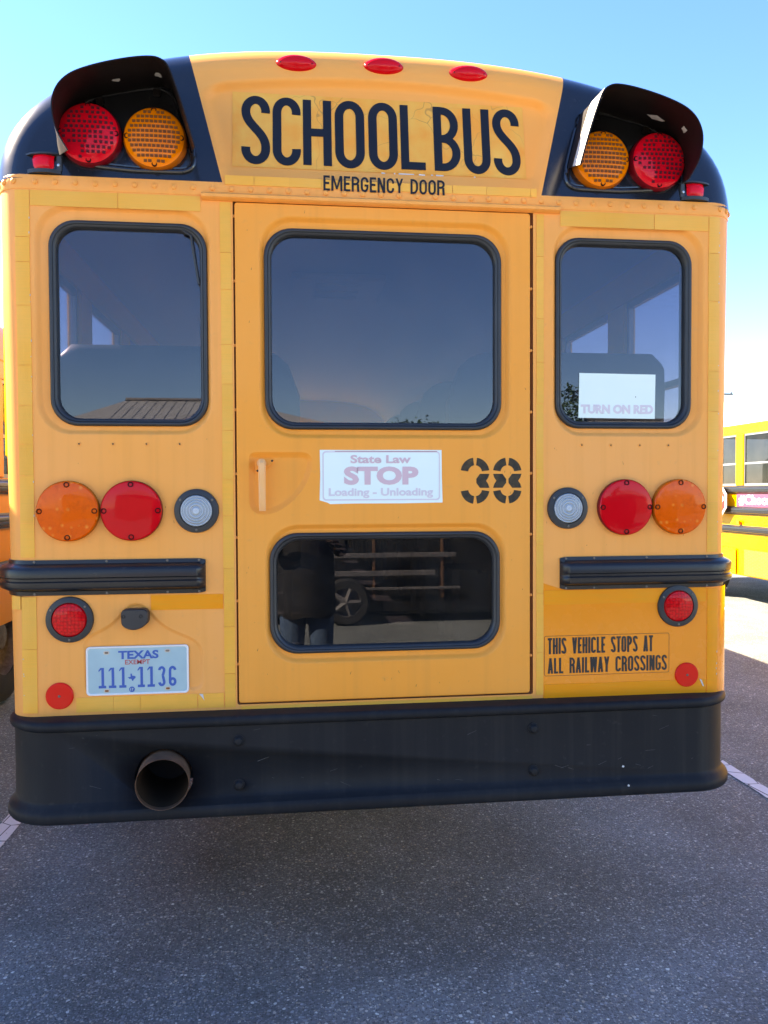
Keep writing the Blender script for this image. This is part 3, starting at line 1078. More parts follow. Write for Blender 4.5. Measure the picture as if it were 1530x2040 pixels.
RAIL = [(-.004, -.055), (.006, -.055), (.008, -.043), (.018, -.041), (.036, -.033), (.040, -.026), (.040, -.014), (.034, -.010),
        (.034, -.003), (.040, .001), (.040, .022), (.037, .028), (.030, .033), (.018, .037), (.008, .041), (.006, .052), (-.004, .052)]

def front_end(bus, mat):
    """bonnet, front wall with windscreen"""
    mb = MB()
    sec = [(-.95, .62), (-.98, 1.2), (-.85, 1.52), (-.5, 1.60), (.5, 1.60), (.85, 1.52), (.98, 1.2), (.95, .62)]
    mb.loft([[(x, LEN, z) for x, z in sec], [(x * .97, LEN + .9, z * .97) for x, z in sec], [(x * .9, LEN + 1.45, .62 + (z - .62) * .84) for x, z in sec]], True, True, True)
    part('bonnet', mb, mat, bus)
    fw = MB()
    out = [(-HW, .62), (HW, .62), (HW, BELT)] + [(p[0], p[1]) for p in reversed(outline(30))][1:-1] + [(-HW, BELT)]
    fw.fill(out, [list(reversed(rrect(-1.02, 1.02, 1.66, 2.42, .08)))], LEN - .01)
    part('front_wall', fw, mat, bus, False)
    gp = MB()
    gp.fill(rrect(-1.02, 1.02, 1.66, 2.42, .08), [], LEN - .005)
    part('windscreen', gp, MT['glass_side'], bus, False)

# ================================================================== the bus in front of the camera
bus = thing('school_bus', 'yellow school bus 38 seen square from behind, rear emergency door facing us', 'bus', (0, 0, 0), 'school buses parked side by side')
GRP = 'school buses parked side by side'

def ring_recess(mb, rect, r, inner, ri, depth, y0=0.0, n=9, slope=0.017):
    """soft pressed recess between outline rect and the window hole"""
    steps = [(0, 0), (.1, .03), (.25, .16), (.5, .5), (.75, .84), (.9, .97), (1.0, 1.0)]
    rings = []
    for s_, d in steps:
        q = slope * s_
        rings.append(at_y(rrect(rect[0] + q, rect[1] - q, rect[2] + q, rect[3] - q, max(.01, r - q * .6), n), y0 + depth * d))
    rings.append(at_y(rrect(*inner, ri, n), y0 + depth))
    rings.append(at_y(rrect(*inner, ri, n), y0 + depth + .03))
    mb.loft(rings)

DEP = 0.0145
SW = (0.553, 1.020, 1.754, 2.372)     # side window gasket outline (right)
SWR = (0.540, 1.060, 1.726, 2.416)
UP = (-0.381, 0.373, 1.746, 2.369)
UPR = (-0.398, 0.402, 1.716, 2.404)
LOW = (-0.371, 0.368, 1.041, 1.422)
LOWR = (-0.386, 0.388, 1.010, 1.450)
def mir(r_):
    return (-r_[1], -r_[0], r_[2], r_[3])
def shrink(r_, d):
    return (r_[0] + d, r_[1] - d, r_[2] + d, r_[3] - d)

DOOR = (-0.468, 0.466, 0.893, 2.440)
DHOLE = (-0.4735, 0.4765, 0.888, 2.446)

# rear wall -----------------------------------------------------------
wall = MB()
TAP = 0.018
flat = [(-HW + FR + TAP, 0.835), (HW - FR - TAP, 0.835), (HW - FR, 2.50), (-HW + FR, 2.50)]
emb = [(-0.935, 0.935), (-0.935, 1.114), (-0.883, 1.134), (-0.845, 1.155), (-0.826, 1.180), (-0.810, 1.205), (-0.778, 1.222), (-0.748, 1.212), (-0.730, 1.190), (-0.714, 1.160), (-0.689, 1.139), (-0.636, 1.115), (-0.585, 1.094), (-0.574, 1.075), (-0.574, 0.935)]
# resample the pressed outline smoothly
def resample(pts, step):
    out = []
    n = len(pts)
    for i in range(n):
        a, b = Vector(pts[i]), Vector(pts[(i + 1) % n])
        k = max(1, int((b - a).length / step))
        for j in range(k):
            out.append(tuple(a.lerp(b, j / k)))
    return out
def smooth_loop(pts, it=3):
    for _ in range(it):
        n = len(pts)
        pts = [((pts[i - 1][0] + 2 * pts[i][0] + pts[(i + 1) % n][0]) / 4, (pts[i - 1][1] + 2 * pts[i][1] + pts[(i + 1) % n][1]) / 4) for i in range(n)]
    return pts
emb = smooth_loop(resample(list(reversed(emb)), .012), 6)
area = sum(emb[i][0] * emb[(i + 1) % len(emb)][1] - emb[(i + 1) % len(emb)][0] * emb[i][1] for i in range(len(emb)))
if area < 0:
    emb = list(reversed(emb))
dhole = rrect(*DHOLE, .006, 2)
wall.fill(flat, [rrect(*SWR, .10), rrect(*mir(SWR), .10), dhole, emb], 0.0)
for rc_, sw_ in ((SWR, SW), (mir(SWR), mir(SW))):
    ring_recess(wall, rc_, .10, shrink(sw_, .012), .070, DEP)
e1 = inset_poly(emb, .006)
e2 = inset_poly(emb, .012)
wall.loft([at_y(emb, 0), at_y(inset_poly(emb, .003), .0008), at_y(e1, .0030), at_y(inset_poly(emb, .009), .0052), at_y(e2, .006)])
wall.fill(e2, [], .006)
for s_ in (-1, 1):
    rings = []
    for k in range(13):
        a = math.radians(90 * k / 12)
        x = s_ * (HW - FR + FR * math.sin(a))
        y = FR - FR * math.cos(a)
        rings.append([(x - s_ * TAP, y, .835), (x, y, 2.50)])
    wall.loft(rings, False)
rear_wall = part('rear_wall', wall, MT['yellow'], bus)

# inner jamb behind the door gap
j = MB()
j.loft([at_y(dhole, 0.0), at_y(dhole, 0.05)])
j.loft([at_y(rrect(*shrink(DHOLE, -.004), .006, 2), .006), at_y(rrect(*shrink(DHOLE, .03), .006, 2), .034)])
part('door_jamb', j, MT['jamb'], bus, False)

# emergency door -------------------------------------------------------
d = MB()
YD = -0.003
d0 = rrect(*DOOR, .008, 3)
HR = [(-0.432, 1.675), (-0.432, 1.50), (-0.415, 1.482), (-0.385, 1.478), (-0.335, 1.492), (-0.285, 1.53), (-0.25, 1.58), (-0.234, 1.63), (-0.232, 1.665), (-0.245, 1.675)]
HR = smooth_loop(resample(HR, .009), 5)
d.fill(rrect(*shrink(DOOR, .003), .008, 3), [rrect(*UPR, .105), rrect(*LOWR, .105), HR], YD)
d.loft([at_y(rrect(*shrink(DOOR, .003), .008, 3), YD), at_y(rrect(*shrink(DOOR, .001), .008, 3), YD + .001), at_y(d0, YD + .003), at_y(d0, YD + .028)])
ring_recess(d, UPR, .105, shrink(UP, .012), .078, DEP, YD)
ring_recess(d, LOWR, .105, shrink(LOW, .012), .078, DEP, YD)
d.loft([at_y(HR, YD), at_y(inset_poly(HR, .005), YD + .003), at_y(inset_poly(HR, .012), YD + .010), at_y(inset_poly(HR, .018), YD + .012)])
d.fill(inset_poly(HR, .018), [], YD + .012)
door = part('emergency_door', d, MT['yellow_door'], bus)

# handle: triangular plate and bent bar
h = MB()
pl = smooth_loop(resample([(-.412, 1.655), (-.412, 1.610), (-.400, 1.606), (-.372, 1.630), (-.352, 1.645), (-.352, 1.655)], .008), 2)
h.loft([at_y(pl, YD + .012), at_y(pl, YD + .008), at_y(inset_poly(pl, .002), YD + .0065)])
h.fill(inset_poly(pl, .002), [], YD + .0065)
part('handle_plate', h, MT['yellow_door'], door)
hb = MB()
hb.tube([(-.392, .006, 1.640), (-.392, -.022, 1.640)], .014, 16)
secs = []
for z, yy, ww, tt in ((1.650, -.024, .009, .006), (1.640, -.030, .011, .009), (1.60, -.033, .011, .009), (1.54, -.030, .0105, .008), (1.505, -.022, .0105, .007), (1.492, -.014, .010, .005)):
    secs.append([(-.390 + ww * cx, yy + tt * cy, z) for cx, cy in ((-1, -.4), (-.6, -1), (.6, -1), (1, -.4), (1, .6), (-1, .6))])
hb.loft(secs, True, True, True)
part('handle', hb, MT['yellow_handle'], door)
for x, z in ((-.360, 1.648), (-.405, 1.617)):
    q = MB()
    q.lathe([(.0035, 0), (.003, -.0015), (0, -.002)], 10)
    part('screw', q, MT['dark'], door, True, (x, YD + .0065, z))

# windows ---------------------------------------------------------------
def window(rect, r, y, parent):
    g_ = MB()
    t = .024
    rings = [at_y(rrect(*shrink(rect, .012), r - .01), y + .02)]
    for i_, yy in ((0.0, .002), (0.0, -.006), (.003, -.011), (.008, -.0125), (.0115, -.011), (.0125, -.0085), (.0135, -.011), (.018, -.010), (.0215, -.004), (.023, .004), (.023, .018)):
        rings.append(at_y(rrect(*shrink(rect, i_), max(.02, r - i_ * .6)), y + yy))
    g_.loft(rings)
    ga = part('window_gasket', g_, MT['rubber'], parent, True, angle=60)
    p = MB()
    pr_ = rrect(*shrink(rect, .020), r - .012)
    p.fill(pr_, [], y + .008)
    p.fill(pr_, [], y + .012)
    p.loft([at_y(pr_, y + .008), at_y(pr_, y + .012)])
    return ga, p
ga, p = window(SW, .080, DEP, bus)
part('pane', p, MT['glass'], ga, False)
ga, p = window(mir(SW), .080, DEP, bus)
part('pane', p, MT['glass'], ga, False)
# loose gasket strip hanging across the corner of the left window
st = MB()
st.tube([(-.625, DEP - .012, 2.349), (-.600, DEP - .008, 2.335), (-.588, DEP - .004, 2.25), (-.578, DEP - .002, 2.19)], .004, 8)
part('loose_seal', st, MT['rubber'], ga)
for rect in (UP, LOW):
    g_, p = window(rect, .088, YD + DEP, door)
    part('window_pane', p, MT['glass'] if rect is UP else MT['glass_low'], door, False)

# header (drip rail) above the door
hd = MB()
hp = [(0, 2.442), (.012, 2.444), (.019, 2.449), (.020, 2.457), (.014, 2.463), (.0, 2.466)]
rings = [[(x, -o, z) for o, z in hp] for x in (-.566, .562)]
hd.loft(rings, True, True, True)
part('drip_rail', hd, MT['yellow'], bus)

# belt band with rivets
bb = MB()
sweep(bb, [(-.003, 2.456), (.0012, 2.457), (.0022, 2.459), (.0022, 2.497), (.0012, 2.499), (-.03, 2.502)], plan_path(None, None, 2.2), 0)
band = part('belt_band', bb, MT['yellow'], bus)
rv = MB()
rv.lathe([(.0088, 0.0), (.0080, -.0030), (.0050, -.0052), (0.0, -.0060)], 12)
RIVET = rv.mesh('rivet', MT['yellow'])
x = -1.052
while x < 1.06:
    link('rivet', RIVET, band, (x, -.0022, 2.479 + rnd.uniform(-.001, .001)), (0, rnd.uniform(0, 3), 0))
    x += 0.0576
for s_ in (-1, 1):
    for a in (18, 40, 62, 84):
        aa = math.radians(a)
        xx = s_ * (HW - FR + (FR + .0022) * math.sin(aa))
        yy = FR - (FR + .0022) * math.cos(aa)
        link('rivet', RIVET, band, (xx, yy, 2.479), (0, 0, s_ * aa))
    for k in range(12):
        link('rivet', RIVET, band, (s_ * (HW + .0022), .16 + k * .0576 * 1.6, 2.479), (0, 0, s_ * PI / 2))
# plug rivets in the panel below the side windows and along the bottom
rs = MB()
rs.lathe([(.0062, 0.0), (.0058, -.0016), (.0030, -.0022), (.0026, -.0008), (0.0, -.0006)], 12)
PLUG = rs.mesh('rivet', MT['yellow'])
pd = MB()
pd.lathe([(.0026, 0), (.0022, -.0012), (0, -.0014)], 8)
PIN = pd.mesh('rivet_pin', MT['dark'])
for s_ in (-1, 1):
    for k in range(4):
        w_ = link('rivet', PLUG, rear_wall, (s_ * (.640 + .099 * k), 0, 1.699))
        link('rivet_pin', PIN, w_, (0, -.0006, 0))
    for k in range(8):
        w_ = link('rivet', PLUG, rear_wall, (s_ * (.515 + .079 * k), rear_y(.515 + .079 * k), .866 + rnd.uniform(-.002, .002)))
        link('rivet_pin', PIN, w_, (0, -.0006, 0))
# hinge bolts in the door gap
gb = MB()
gb.lathe([(.005, 0.0), (.0045, -.004), (0.0, -.006)], 10)
GAPB = gb.mesh('hinge_bolt', MT['yellow'])
for k in range(8):
    link('hinge_bolt', GAPB, door, (.4715, .008, 2.40 - k * .198))
    link('hinge_bolt', GAPB, door, (-.4710, .008, 2.40 - k * .198))

# ------------------------------------------------------------------ roof cap
cp = MB()
O = outline(72)
n_o = len(O)
def cap_recess(x, z):
    ax = abs(x)
    zt = 2.874 - .085 * ax * ax * 1.7
    xs = .515 + .24 * (z - 2.56)
    d1 = zt - z
    d2 = xs - ax
    R_ = .07
    if d1 < R_ and d2 < R_:
        d = R_ - math.hypot(R_ - d1, R_ - d2)
    else:
        d = min(d1, d2)
    t = max(0.0, min(1.0, d / .030))
    fb = max(0.0, min(1.0, (z - 2.505) / .07))
    return .022 * t * t * (3 - 2 * t) * fb * fb * (3 - 2 * fb)
def cap_surf(x, z):
    return capy(z) + cap_recess(x, z)
def flush_surf(x, z):
    return min(cap_surf(x, z), -.0022)
# rounded rim
rings = []
for k in range(11):
    ph = math.radians(90 * k / 10)
    ins = RC * (1 - math.sin(ph))
    dy = RC * (1 - math.cos(ph))
    rings.append([(p[0] - p[2] * ins, capy(p[1] - p[3] * ins) + dy, p[1] - p[3] * ins) for p in O])
rings.append([(p[0], .32, p[1]) for p in O])
cp.loft(rings, False)
inner = [(p[0] - p[2] * RC, p[1] - p[3] * RC) for p in O]
rows = []
half = n_o // 2
NC = 170
zz0 = inner[0][1]
for i in range(half):
    x_l, z = inner[i]
    rows.append([(x_l + (-2 * x_l) * c / NC, z) for c in range(NC + 1)])
rows.append([(inner[half][0] * 0 + (-.0005 + .001 * c / NC), inner[half][1]) for c in range(NC + 1)])
# refine rows vertically for a clean pressing
fine = []
for i in range(len(rows) - 1):
    k = max(1, int((rows[i + 1][0][1] - rows[i][0][1]) / .007))
    for q in range(k):
        fine.append([(a[0] + (b[0] - a[0]) * q / k, a[1] + (b[1] - a[1]) * q / k) for a, b in zip(rows[i], rows[i + 1])])
fine.append(rows[-1])
cp.loft([[(x_, cap_surf(x_, z_), z_) for x_, z_ in r_] for r_ in fine], False)
cap = part('roof_cap', cp, MT['cap'], bus, True, angle=50)
roof_shell(bus, MT['yellow_side'], .318)

# SCHOOL BUS sheet and letters
sh = MB()
zz = [2.562 + (2.814 - 2.562) * k / 50 for k in range(51)]
sh.loft([[(-.476 + .940 * c / 110, cap_surf(-.476 + .940 * c / 110, z) - .0015, z) for c in range(111)] for z in zz], False)
sheet = part('sign_sheet', sh, MT['sign_yellow'], cap)
lt = MB()
surf = lambda x_, z_: cap_surf(x_, z_) - .0022
for ch, a, b in (('S', -.448, -.359), ('C', -.351, -.263), ('H', -.256, -.166), ('O', -.155, -.061), ('O', -.048, .045), ('L', .055, .134), ('B', .163, .249), ('U', .261, .348), ('S', .359, .448)):
    lm = MB()
    put_glyph(lm, ch, a, b, 2.577 if ch in 'HLB' else 2.572, 2.799 if ch in 'HLBU' else 2.803, .118, surf)
    part('letter', lm, MT['letter'], cap, False)
# white scuffs under the sheet
for x_, w_ in ((-.01, .012), (.03, .004), (.045, .05), (.110, .02), (.150, .006), (.165, .025), (.29, .004)):
    sc = MB()
    sc.fill([(x_, 2.5575), (x_ + w_, 2.5575 + rnd.uniform(-.001, .001)), (x_ + w_, 2.561), (x_, 2.562)], [], cap_surf(x_, 2.56) - .0025)
    part('paint_chip', sc, MT['white_chip'], cap, False)
line_text(cap, MT['letter'], 'EMERGENCY DOOR', -.195, .187, 2.4855, 2.5315, .135, lambda x_, z_: flush_surf(x_, z_) - .0020, th=.0012)

# three oval marker lamps along the crown
for x_ in (-.275, .004, .282):
    m_ = MB()
    rings = []
    for k in range(8):
        a = math.radians(90 * k / 7)
        rings.append([(.066 * math.cos(a) ** .7 * math.cos(t_), -.030 * math.sin(a), .0285 * math.cos(a) ** .7 * math.sin(t_)) for t_ in [2 * PI * q / 36 for q in range(36)]])
    m_.loft(rings, True)
    m_.loft([[(.069 * math.cos(t_), .012, .031 * math.sin(t_)) for t_ in [2 * PI * q / 36 for q in range(36)]], [(.067 * math.cos(t_), -.002, .0295 * math.sin(t_)) for t_ in [2 * PI * q / 36 for q in range(36)]], [(.064 * math.cos(t_), -.003, .027 * math.sin(t_)) for t_ in [2 * PI * q / 36 for q in range(36)]]])
    zz_ = 2.918 - .10 * x_ * x_
    lamp = part('marker_lamp', m_, MT['lens_red'], bus, True, (x_, .084, zz_), (math.radians(6), 0, 0))
    bs = MB()
    rings = []
    for k in range(7):
        a = math.radians(90 * k / 6)
        rings.append([(.010 + .080 * math.cos(a) * math.cos(t_), .02 - .028 * math.sin(a), .036 * math.cos(a) * math.sin(t_)) for t_ in [2 * PI * q / 36 for q in range(36)]])
    bs.loft(rings, True)
    part('lamp_base', bs, MT['yellow'], lamp)
    for q in (-.048, .048):
        sc = MB()
        sc.lathe([(.0035, 0), (.003, -.002), (0, -.002)], 8)
        part('screw', sc, MT['screw_red'], lamp, True, (q, -.021, 0))

# ------------------------------------------------------------------ warning lamp panels, lamps, hoods
PANEL = [(.662, 2.800), (.640, 2.765), (.622, 2.700), (.580, 2.562), (.585, 2.535), (.605, 2.523), (.765, 2.521), (.880, 2.530), (.950, 2.550), (.988, 2.585), (.990, 2.640), (.960, 2.715), (.90, 2.765), (.80, 2.793), (.70, 2.812)]
PANEL = smooth_loop(resample(PANEL, .012), 4)
FRONT = [(.905, 2.495), (.935, 2.550), (.946, 2.600), (.944, 2.640), (.928, 2.676), (.90, 2.703), (.862, 2.722), (.805, 2.741), (.738, 2.757), (.685, 2.764), (.656, 2.760), (.634, 2.742), (.614, 2.692), (.588, 2.612), (.562, 2.520)]
BASE = [(.985, 2.560), (.990, 2.610), (.983, 2.655), (.968, 2.692), (.945, 2.720), (.91, 2.745), (.865, 2.764), (.80, 2.781), (.735, 2.797), (.69, 2.803), (.668, 2.798), (.650, 2.780), (.634, 2.730), (.614, 2.665), (.594, 2.595)]
def spl(pts, n):
    """Catmull-Rom through 2-D points"""
    out = []
    m = len(pts)
    for k in range(n + 1):
        u = (m - 1) * k / n
        i = min(int(u), m - 2)
        t = u - i
        p0, p1, p2, p3 = pts[max(i - 1, 0)], pts[i], pts[i + 1], pts[min(i + 2, m - 1)]
        out.append(tuple(.5 * (2 * p1[c] + (p2[c] - p0[c]) * t + (2 * p0[c] - 5 * p1[c] + 4 * p2[c] - p3[c]) * t * t + (3 * p1[c] - p0[c] - 3 * p2[c] + p3[c]) * t ** 3) for c in range(2)))
    return out

def lamp_meshes(red):
    body = MB()
    body.lathe([(.093, .05), (.094, -.012), (.093, -.022), (.0905, -.030), (.088, -.033)], 44)
    lens = MB()
    lens.lathe([(.0885, -.032), (.082, -.038), (.065, -.042), (.04, -.0445), (.0, -.0455)], 44)
    led = MB()
    rows_ = 11
    for r_ in range(rows_):
        z = -.072 + .144 * r_ / (rows_ - 1)
        wd = math.sqrt(max(0, .080 ** 2 - z * z))
        step = .0128 if not red else .0152
        nn = int(wd * 2 / step)
        for c in range(nn):
            x_ = (c - (nn - 1) / 2) * step + (step / 2 if (red and (r_ // 2) % 2) else 0)
            rr_ = math.hypot(x_, z)
            if rr_ > .079 or abs(x_) > .074 and abs(z) < .012 or abs(z) > .066 and abs(x_) < .012:
                continue
            if red and rnd.random() < .06:
                continue
            yb = -.0455
            dome = [(.0, -.0455), (.04, -.0445), (.065, -.042), (.082, -.038), (.0885, -.032)]
            for (r0, y0_), (r1, y1_) in zip(dome[:-1], dome[1:]):
                if r0 <= rr_ <= r1:
                    yb = y0_ + (y1_ - y0_) * (rr_ - r0) / (r1 - r0)
            a_ = .0049 if not red else .0044
            b_ = .0040
            led.add([(x_ - a_, yb - .0018, z - b_), (x_ + a_, yb - .0018, z - b_), (x_ + a_, yb - .0018, z + b_), (x_ - a_, yb - .0018, z + b_),
                     (x_ - a_, yb + .003, z - b_), (x_ + a_, yb + .003, z - b_), (x_ + a_, yb + .003, z + b_), (x_ - a_, yb + .003, z + b_)],
                    [(0, 1, 2, 3), (0, 1, 5, 4), (1, 2, 6, 5), (2, 3, 7, 6), (3, 0, 4, 7)])
    k = 'red' if red else 'amber'
    sc = MB()
    sc.lathe([(.0085, -.030), (.0085, -.0425), (.0055, -.0435), (.005, -.039), (0, -.039)], 14)
    return (body.mesh('lamp_housing', MT['lens_%s_body' % k]), lens.mesh('lens', MT['lens_%s_grid' % k]), led.mesh('led_grid', MT['led_%s' % k], False), sc.mesh('screw_boss', MT['screw_%s' % k]))
LAMP_R, LAMP_A = lamp_meshes(True), lamp_meshes(False)

for s_ in (-1, 1):
    pn = MB()
    P0 = [(s_ * p[0], p[1]) for p in PANEL]
    ar = sum(P0[i][0] * P0[(i + 1) % len(P0)][1] - P0[(i + 1) % len(P0)][0] * P0[i][1] for i in range(len(P0)))
    if ar < 0:
        P0 = list(reversed(P0))
    rings = []
    for d_, yy in ((-.004, .004), (-.002, -.006), (.002, -.009), (.006, -.009), (.010, -.002), (.014, .0), (.018, -.001)):
        q = inset_poly(P0, d_)
        rings.append([(p_[0], capy(p_[1]) + yy, p_[1]) for p_ in q])
    pn.loft(rings)
    last = rings[-1]
    tr = tessellate_polygon([[Vector((p_[0], p_[2], 0)) for p_ in last]])
    pn.add(last, [tuple(t_) for t_ in tr])
    panel = part('lamp_panel', pn, MT['black_gloss'], bus)
    for red, x_, z_ in ((True, .893, 2.622), (False, .702, 2.618)):
        me = LAMP_R if red else LAMP_A
        lp = link('warning_lamp', me[0], bus, (s_ * x_, .018, z_))
        lp['label'] = '%s flashing warning lamp under the %s hood' % ('red' if red else 'amber', 'chipped' if s_ < 0 else 'badly peeled')
        link('lens', me[1], lp)
        lg = link('led_grid', me[2], lp)
        lg['kind'] = 'stuff'
        for a in (0, 90, 180, 270):
            aa = math.radians(a)
            link('screw_boss', me[3], lp, (.079 * math.cos(aa), .004, .079 * math.sin(aa)))
    # hood
    nh = 60
    F = spl(FRONT, nh)
    Bs = spl(BASE, nh)
    hb = MB()
    outer_r, inner_r = [], []
    NS = 6
    def hood_pt(i, k, off=0.0):
        t_ = k / NS
        bx_, bz_ = Bs[i]
        fx_, fz_ = F[i]
        yb = capy(bz_) - .004
        yf = -.19
        # side walls are cut back: full depth only over the crown
        u = i / nh
        cut = 1.0
        if u < .22: cut = .55 + .45 * math.sin(PI / 2 * u / .22)
        if u > .78: cut = .30 + .70 * math.sin(PI / 2 * (1 - u) / .22)
        tt = t_ * 1.0
        x_ = bx_ + (fx_ - bx_) * tt
        z_ = bz_ + (fz_ - bz_) * tt
        y_ = yb + (yf - yb) * tt * 1.0
        # outward normal in the section
        a_, b_ = Bs[max(i - 1, 0)], Bs[min(i + 1, nh)]
        tx, tz = b_[0] - a_[0], b_[1] - a_[1]
        L_ = math.hypot(tx, tz) or 1
        nx, nz = -tz / L_ * -1, tx / L_ * -1
        return (s_ * (x_ + nx * off), y_, z_ + nz * off)
    Ro = [[hood_pt(i, k, .0016) for i in range(nh + 1)] for k in range(NS + 1)]
    Ri = [[hood_pt(i, k, -.0016) for i in range(nh + 1)] for k in range(NS + 1)]
    hb.loft(Ro, False)
    hb.loft(Ri, False)
    hb.loft([Ro[-1], Ri[-1]], False)
    hb.loft([[r_[0] for r_ in Ro], [r_[0] for r_ in Ri]], False)
    hb.loft([[r_[-1] for r_ in Ro], [r_[-1] for r_ in Ri]], False)
    hood = part('lamp_hood', hb, MT['black_hood'], bus)
    hood['label'] = 'black lamp hood with small paint chips' if s_ < 0 else 'black lamp hood with large peeled patches inside'
    # thin foot flange on the inboard side
    fl = MB()
    pts = [Vector((s_ * p[0], capy(p[1]) - .012, p[1])) for p in BASE[-5:]]
    fl.tube([p_ + Vector((-.006 * s_, 0, 0)) for p_ in pts] + [Vector((s_ * .588, capy(2.575) - .014, 2.572))], .0055, 8)
    part('hood_flange', fl, MT['black_gloss'], hood)
    # mounting tabs
    for i in (int(nh * .42), int(nh * .62)):
        tb = MB()
        c = Vector(hood_pt(i, 0, -.006))
        tb.bbox(c.x - .011, c.x + .011, c.y - .012, c.y - .003, c.z - .026, c.z - .004, .003)
        part('mounting_tab', tb, MT['black_hood'], hood, False)
    # peeled patches on the inside of the hood
    def patch(iu, ku, ru, rk, seed):
        r2 = random.Random(seed)
        pb = MB()
        m_ = 9
        ring = []
        for q in range(m_):
            a = 2 * PI * q / m_
            f = r2.uniform(.55, 1.15)
            uu = max(0, min(nh - .01, iu + ru * f * math.cos(a)))
            kk = max(0, min(NS - .01, ku + rk * f * math.sin(a)))
            i0, k0 = int(uu), int(kk)
            A_ = Vector(hood_pt(i0, k0, -.0028)).lerp(Vector(hood_pt(i0 + 1, k0, -.0028)), uu - i0)
            B_ = Vector(hood_pt(i0, k0 + 1, -.0028)).lerp(Vector(hood_pt(i0 + 1, k0 + 1, -.0028)), uu - i0)
            ring.append(A_.lerp(B_, kk - k0))
        c = sum(ring, Vector()) / m_
        pb.add(ring + [c], [(q, (q + 1) % m_, m_) for q in range(m_)])
        part('peeled_patch', pb, MT['white_chip'], hood, False)
    if s_ < 0:
        patch(nh * .50, 2.6, 1.0, .35, 3)
        patch(nh * .66, 2.6, 1.5, .5, 5)
    else:
        patch(nh * .42, 2.2, 3.2, .55, 7)
        patch(nh * .27, 3.4, 1.5, .45, 8)
        patch(nh * .68, 3.2, .6, .3, 9)
        # outer face of the inboard wall, sunlight painted in as a pale colour
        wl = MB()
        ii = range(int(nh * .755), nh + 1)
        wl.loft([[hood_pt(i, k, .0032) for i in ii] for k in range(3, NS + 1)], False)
        part('painted_sunlit_wall', wl, MT['painted_sun'], hood)

# small clearance lamps at the corners
for s_ in (-1, 1):
    x_ = s_ * 1.032
    z_ = 2.535
    y_ = capy(z_) + .012
    cb = MB()
    prof = [(-.058, -.004), (-.046, -.010), (-.028, -.018), (0, -.021), (.028, -.018), (.046, -.010), (.058, -.004)]
    for z0_, z1_, dz in ((.024, .029, 0), (-.033, -.022, 0)):
        k_ = 1.0 if z0_ > 0 else 1.35
        cb.loft([[(px, .03, z0_) for px, py in prof], [(px, py * k_ - .006, z0_) for px, py in prof], [(px, py * k_ - .006, z1_) for px, py in prof], [(px, .03, z1_) for px, py in prof]], False)
    for q in (-1, 1):
        cb.bbox(q * .051 - .008, q * .051 + .008, -.010, .03, -.024, .026, .002)
    lamp = part('clearance_lamp', cb, MT['rubber'], bus, True, (x_, y_, z_), (0, 0, s_ * math.radians(10)), 25)
    ln_ = MB()
    ln_.loft([[(px * .62, py * .9 - .001, -.0215) for px, py in prof], [(px * .62, py * .9 - .005, -.010) for px, py in prof], [(px * .62, py * .9 - .005, .012) for px, py in prof], [(px * .62, py * .9 - .001, .0235) for px, py in prof]], False)
    part('lens', ln_, MT['lens_red_grid'], lamp)
    for q in (-1, 1):
        sc = MB()
        sc.lathe([(.005, 0), (.004, -.003), (0, -.0035)], 10)
        part('screw', sc, MT['steel'], lamp, True, (q * .051, -.010, -.006))

# ------------------------------------------------------------------ tail lamps on the rear wall
def disc_lamp(kind):
    r_ = .0905
    b_ = MB()
    b_.lathe([(r_, .004), (r_ + .0015, -.004), (r_ + .001, -.016), (r_ - .001, -.020)], 48)
    l_ = MB()
    l_.lathe([(r_ - .0005, -.0195), (r_ - .004, -.0235), (r_ - .02, -.0255), (.03, -.0265), (0, -.0268)], 48)
    sc = MB()
    sc.lathe([(.0085, -.018), (.0085, -.0262), (.0058, -.0270), (.005, -.0235), (0, -.0232)], 14)
    k = 'red' if kind == 'red' else 'amber'
    return b_.mesh('lamp_housing', MT['lens_%s_body' % k]), l_.mesh('lens', MT['lens_red'] if kind == 'red' else MT['lens_amber']), sc.mesh('screw_boss', MT['screw_%s' % k])
DR, DA = disc_lamp('red'), disc_lamp('amber')
bkr, bkl = MB(), MB()
bkr.lathe([(.0675, .003), (.0675, -.007), (.066, -.010), (.056, -.013), (.0505, -.0135), (.049, -.008)], 44)
bkl.lathe([(.0495, -.010), (.046, -.016), (.034, -.0185), (.018, -.020), (0, -.0205)], 44)
BR, BL = bkr.mesh('backup_lamp', MT['rubber']), bkl.mesh('lens', MT['lens_clear'])
str_, stl = MB(), MB()
str_.lathe([(.0700, .003), (.0700, -.006), (.0685, -.009), (.058, -.012), (.0525, -.0125), (.0515, -.007)], 44)
stl.lathe([(.0520, -.008), (.048, -.015), (.034, -.0185), (.018, -.020), (0, -.0205)], 44)
SR, SL = str_.mesh('round_tail_lamp', MT['rubber']), stl.mesh('lens', MT['lens_red_cell'])
scm = MB()
scm.lathe([(.0042, 0), (.0036, -.0022), (0, -.0026)], 10)
SCREW = scm.mesh('screw', MT['dull_steel'])
rf = MB()
rf.lathe([(.0405, .001), (.0405, -.005), (.038, -.0075), (0, -.008)], 36)
RF = rf.mesh('reflector', MT['reflector'])
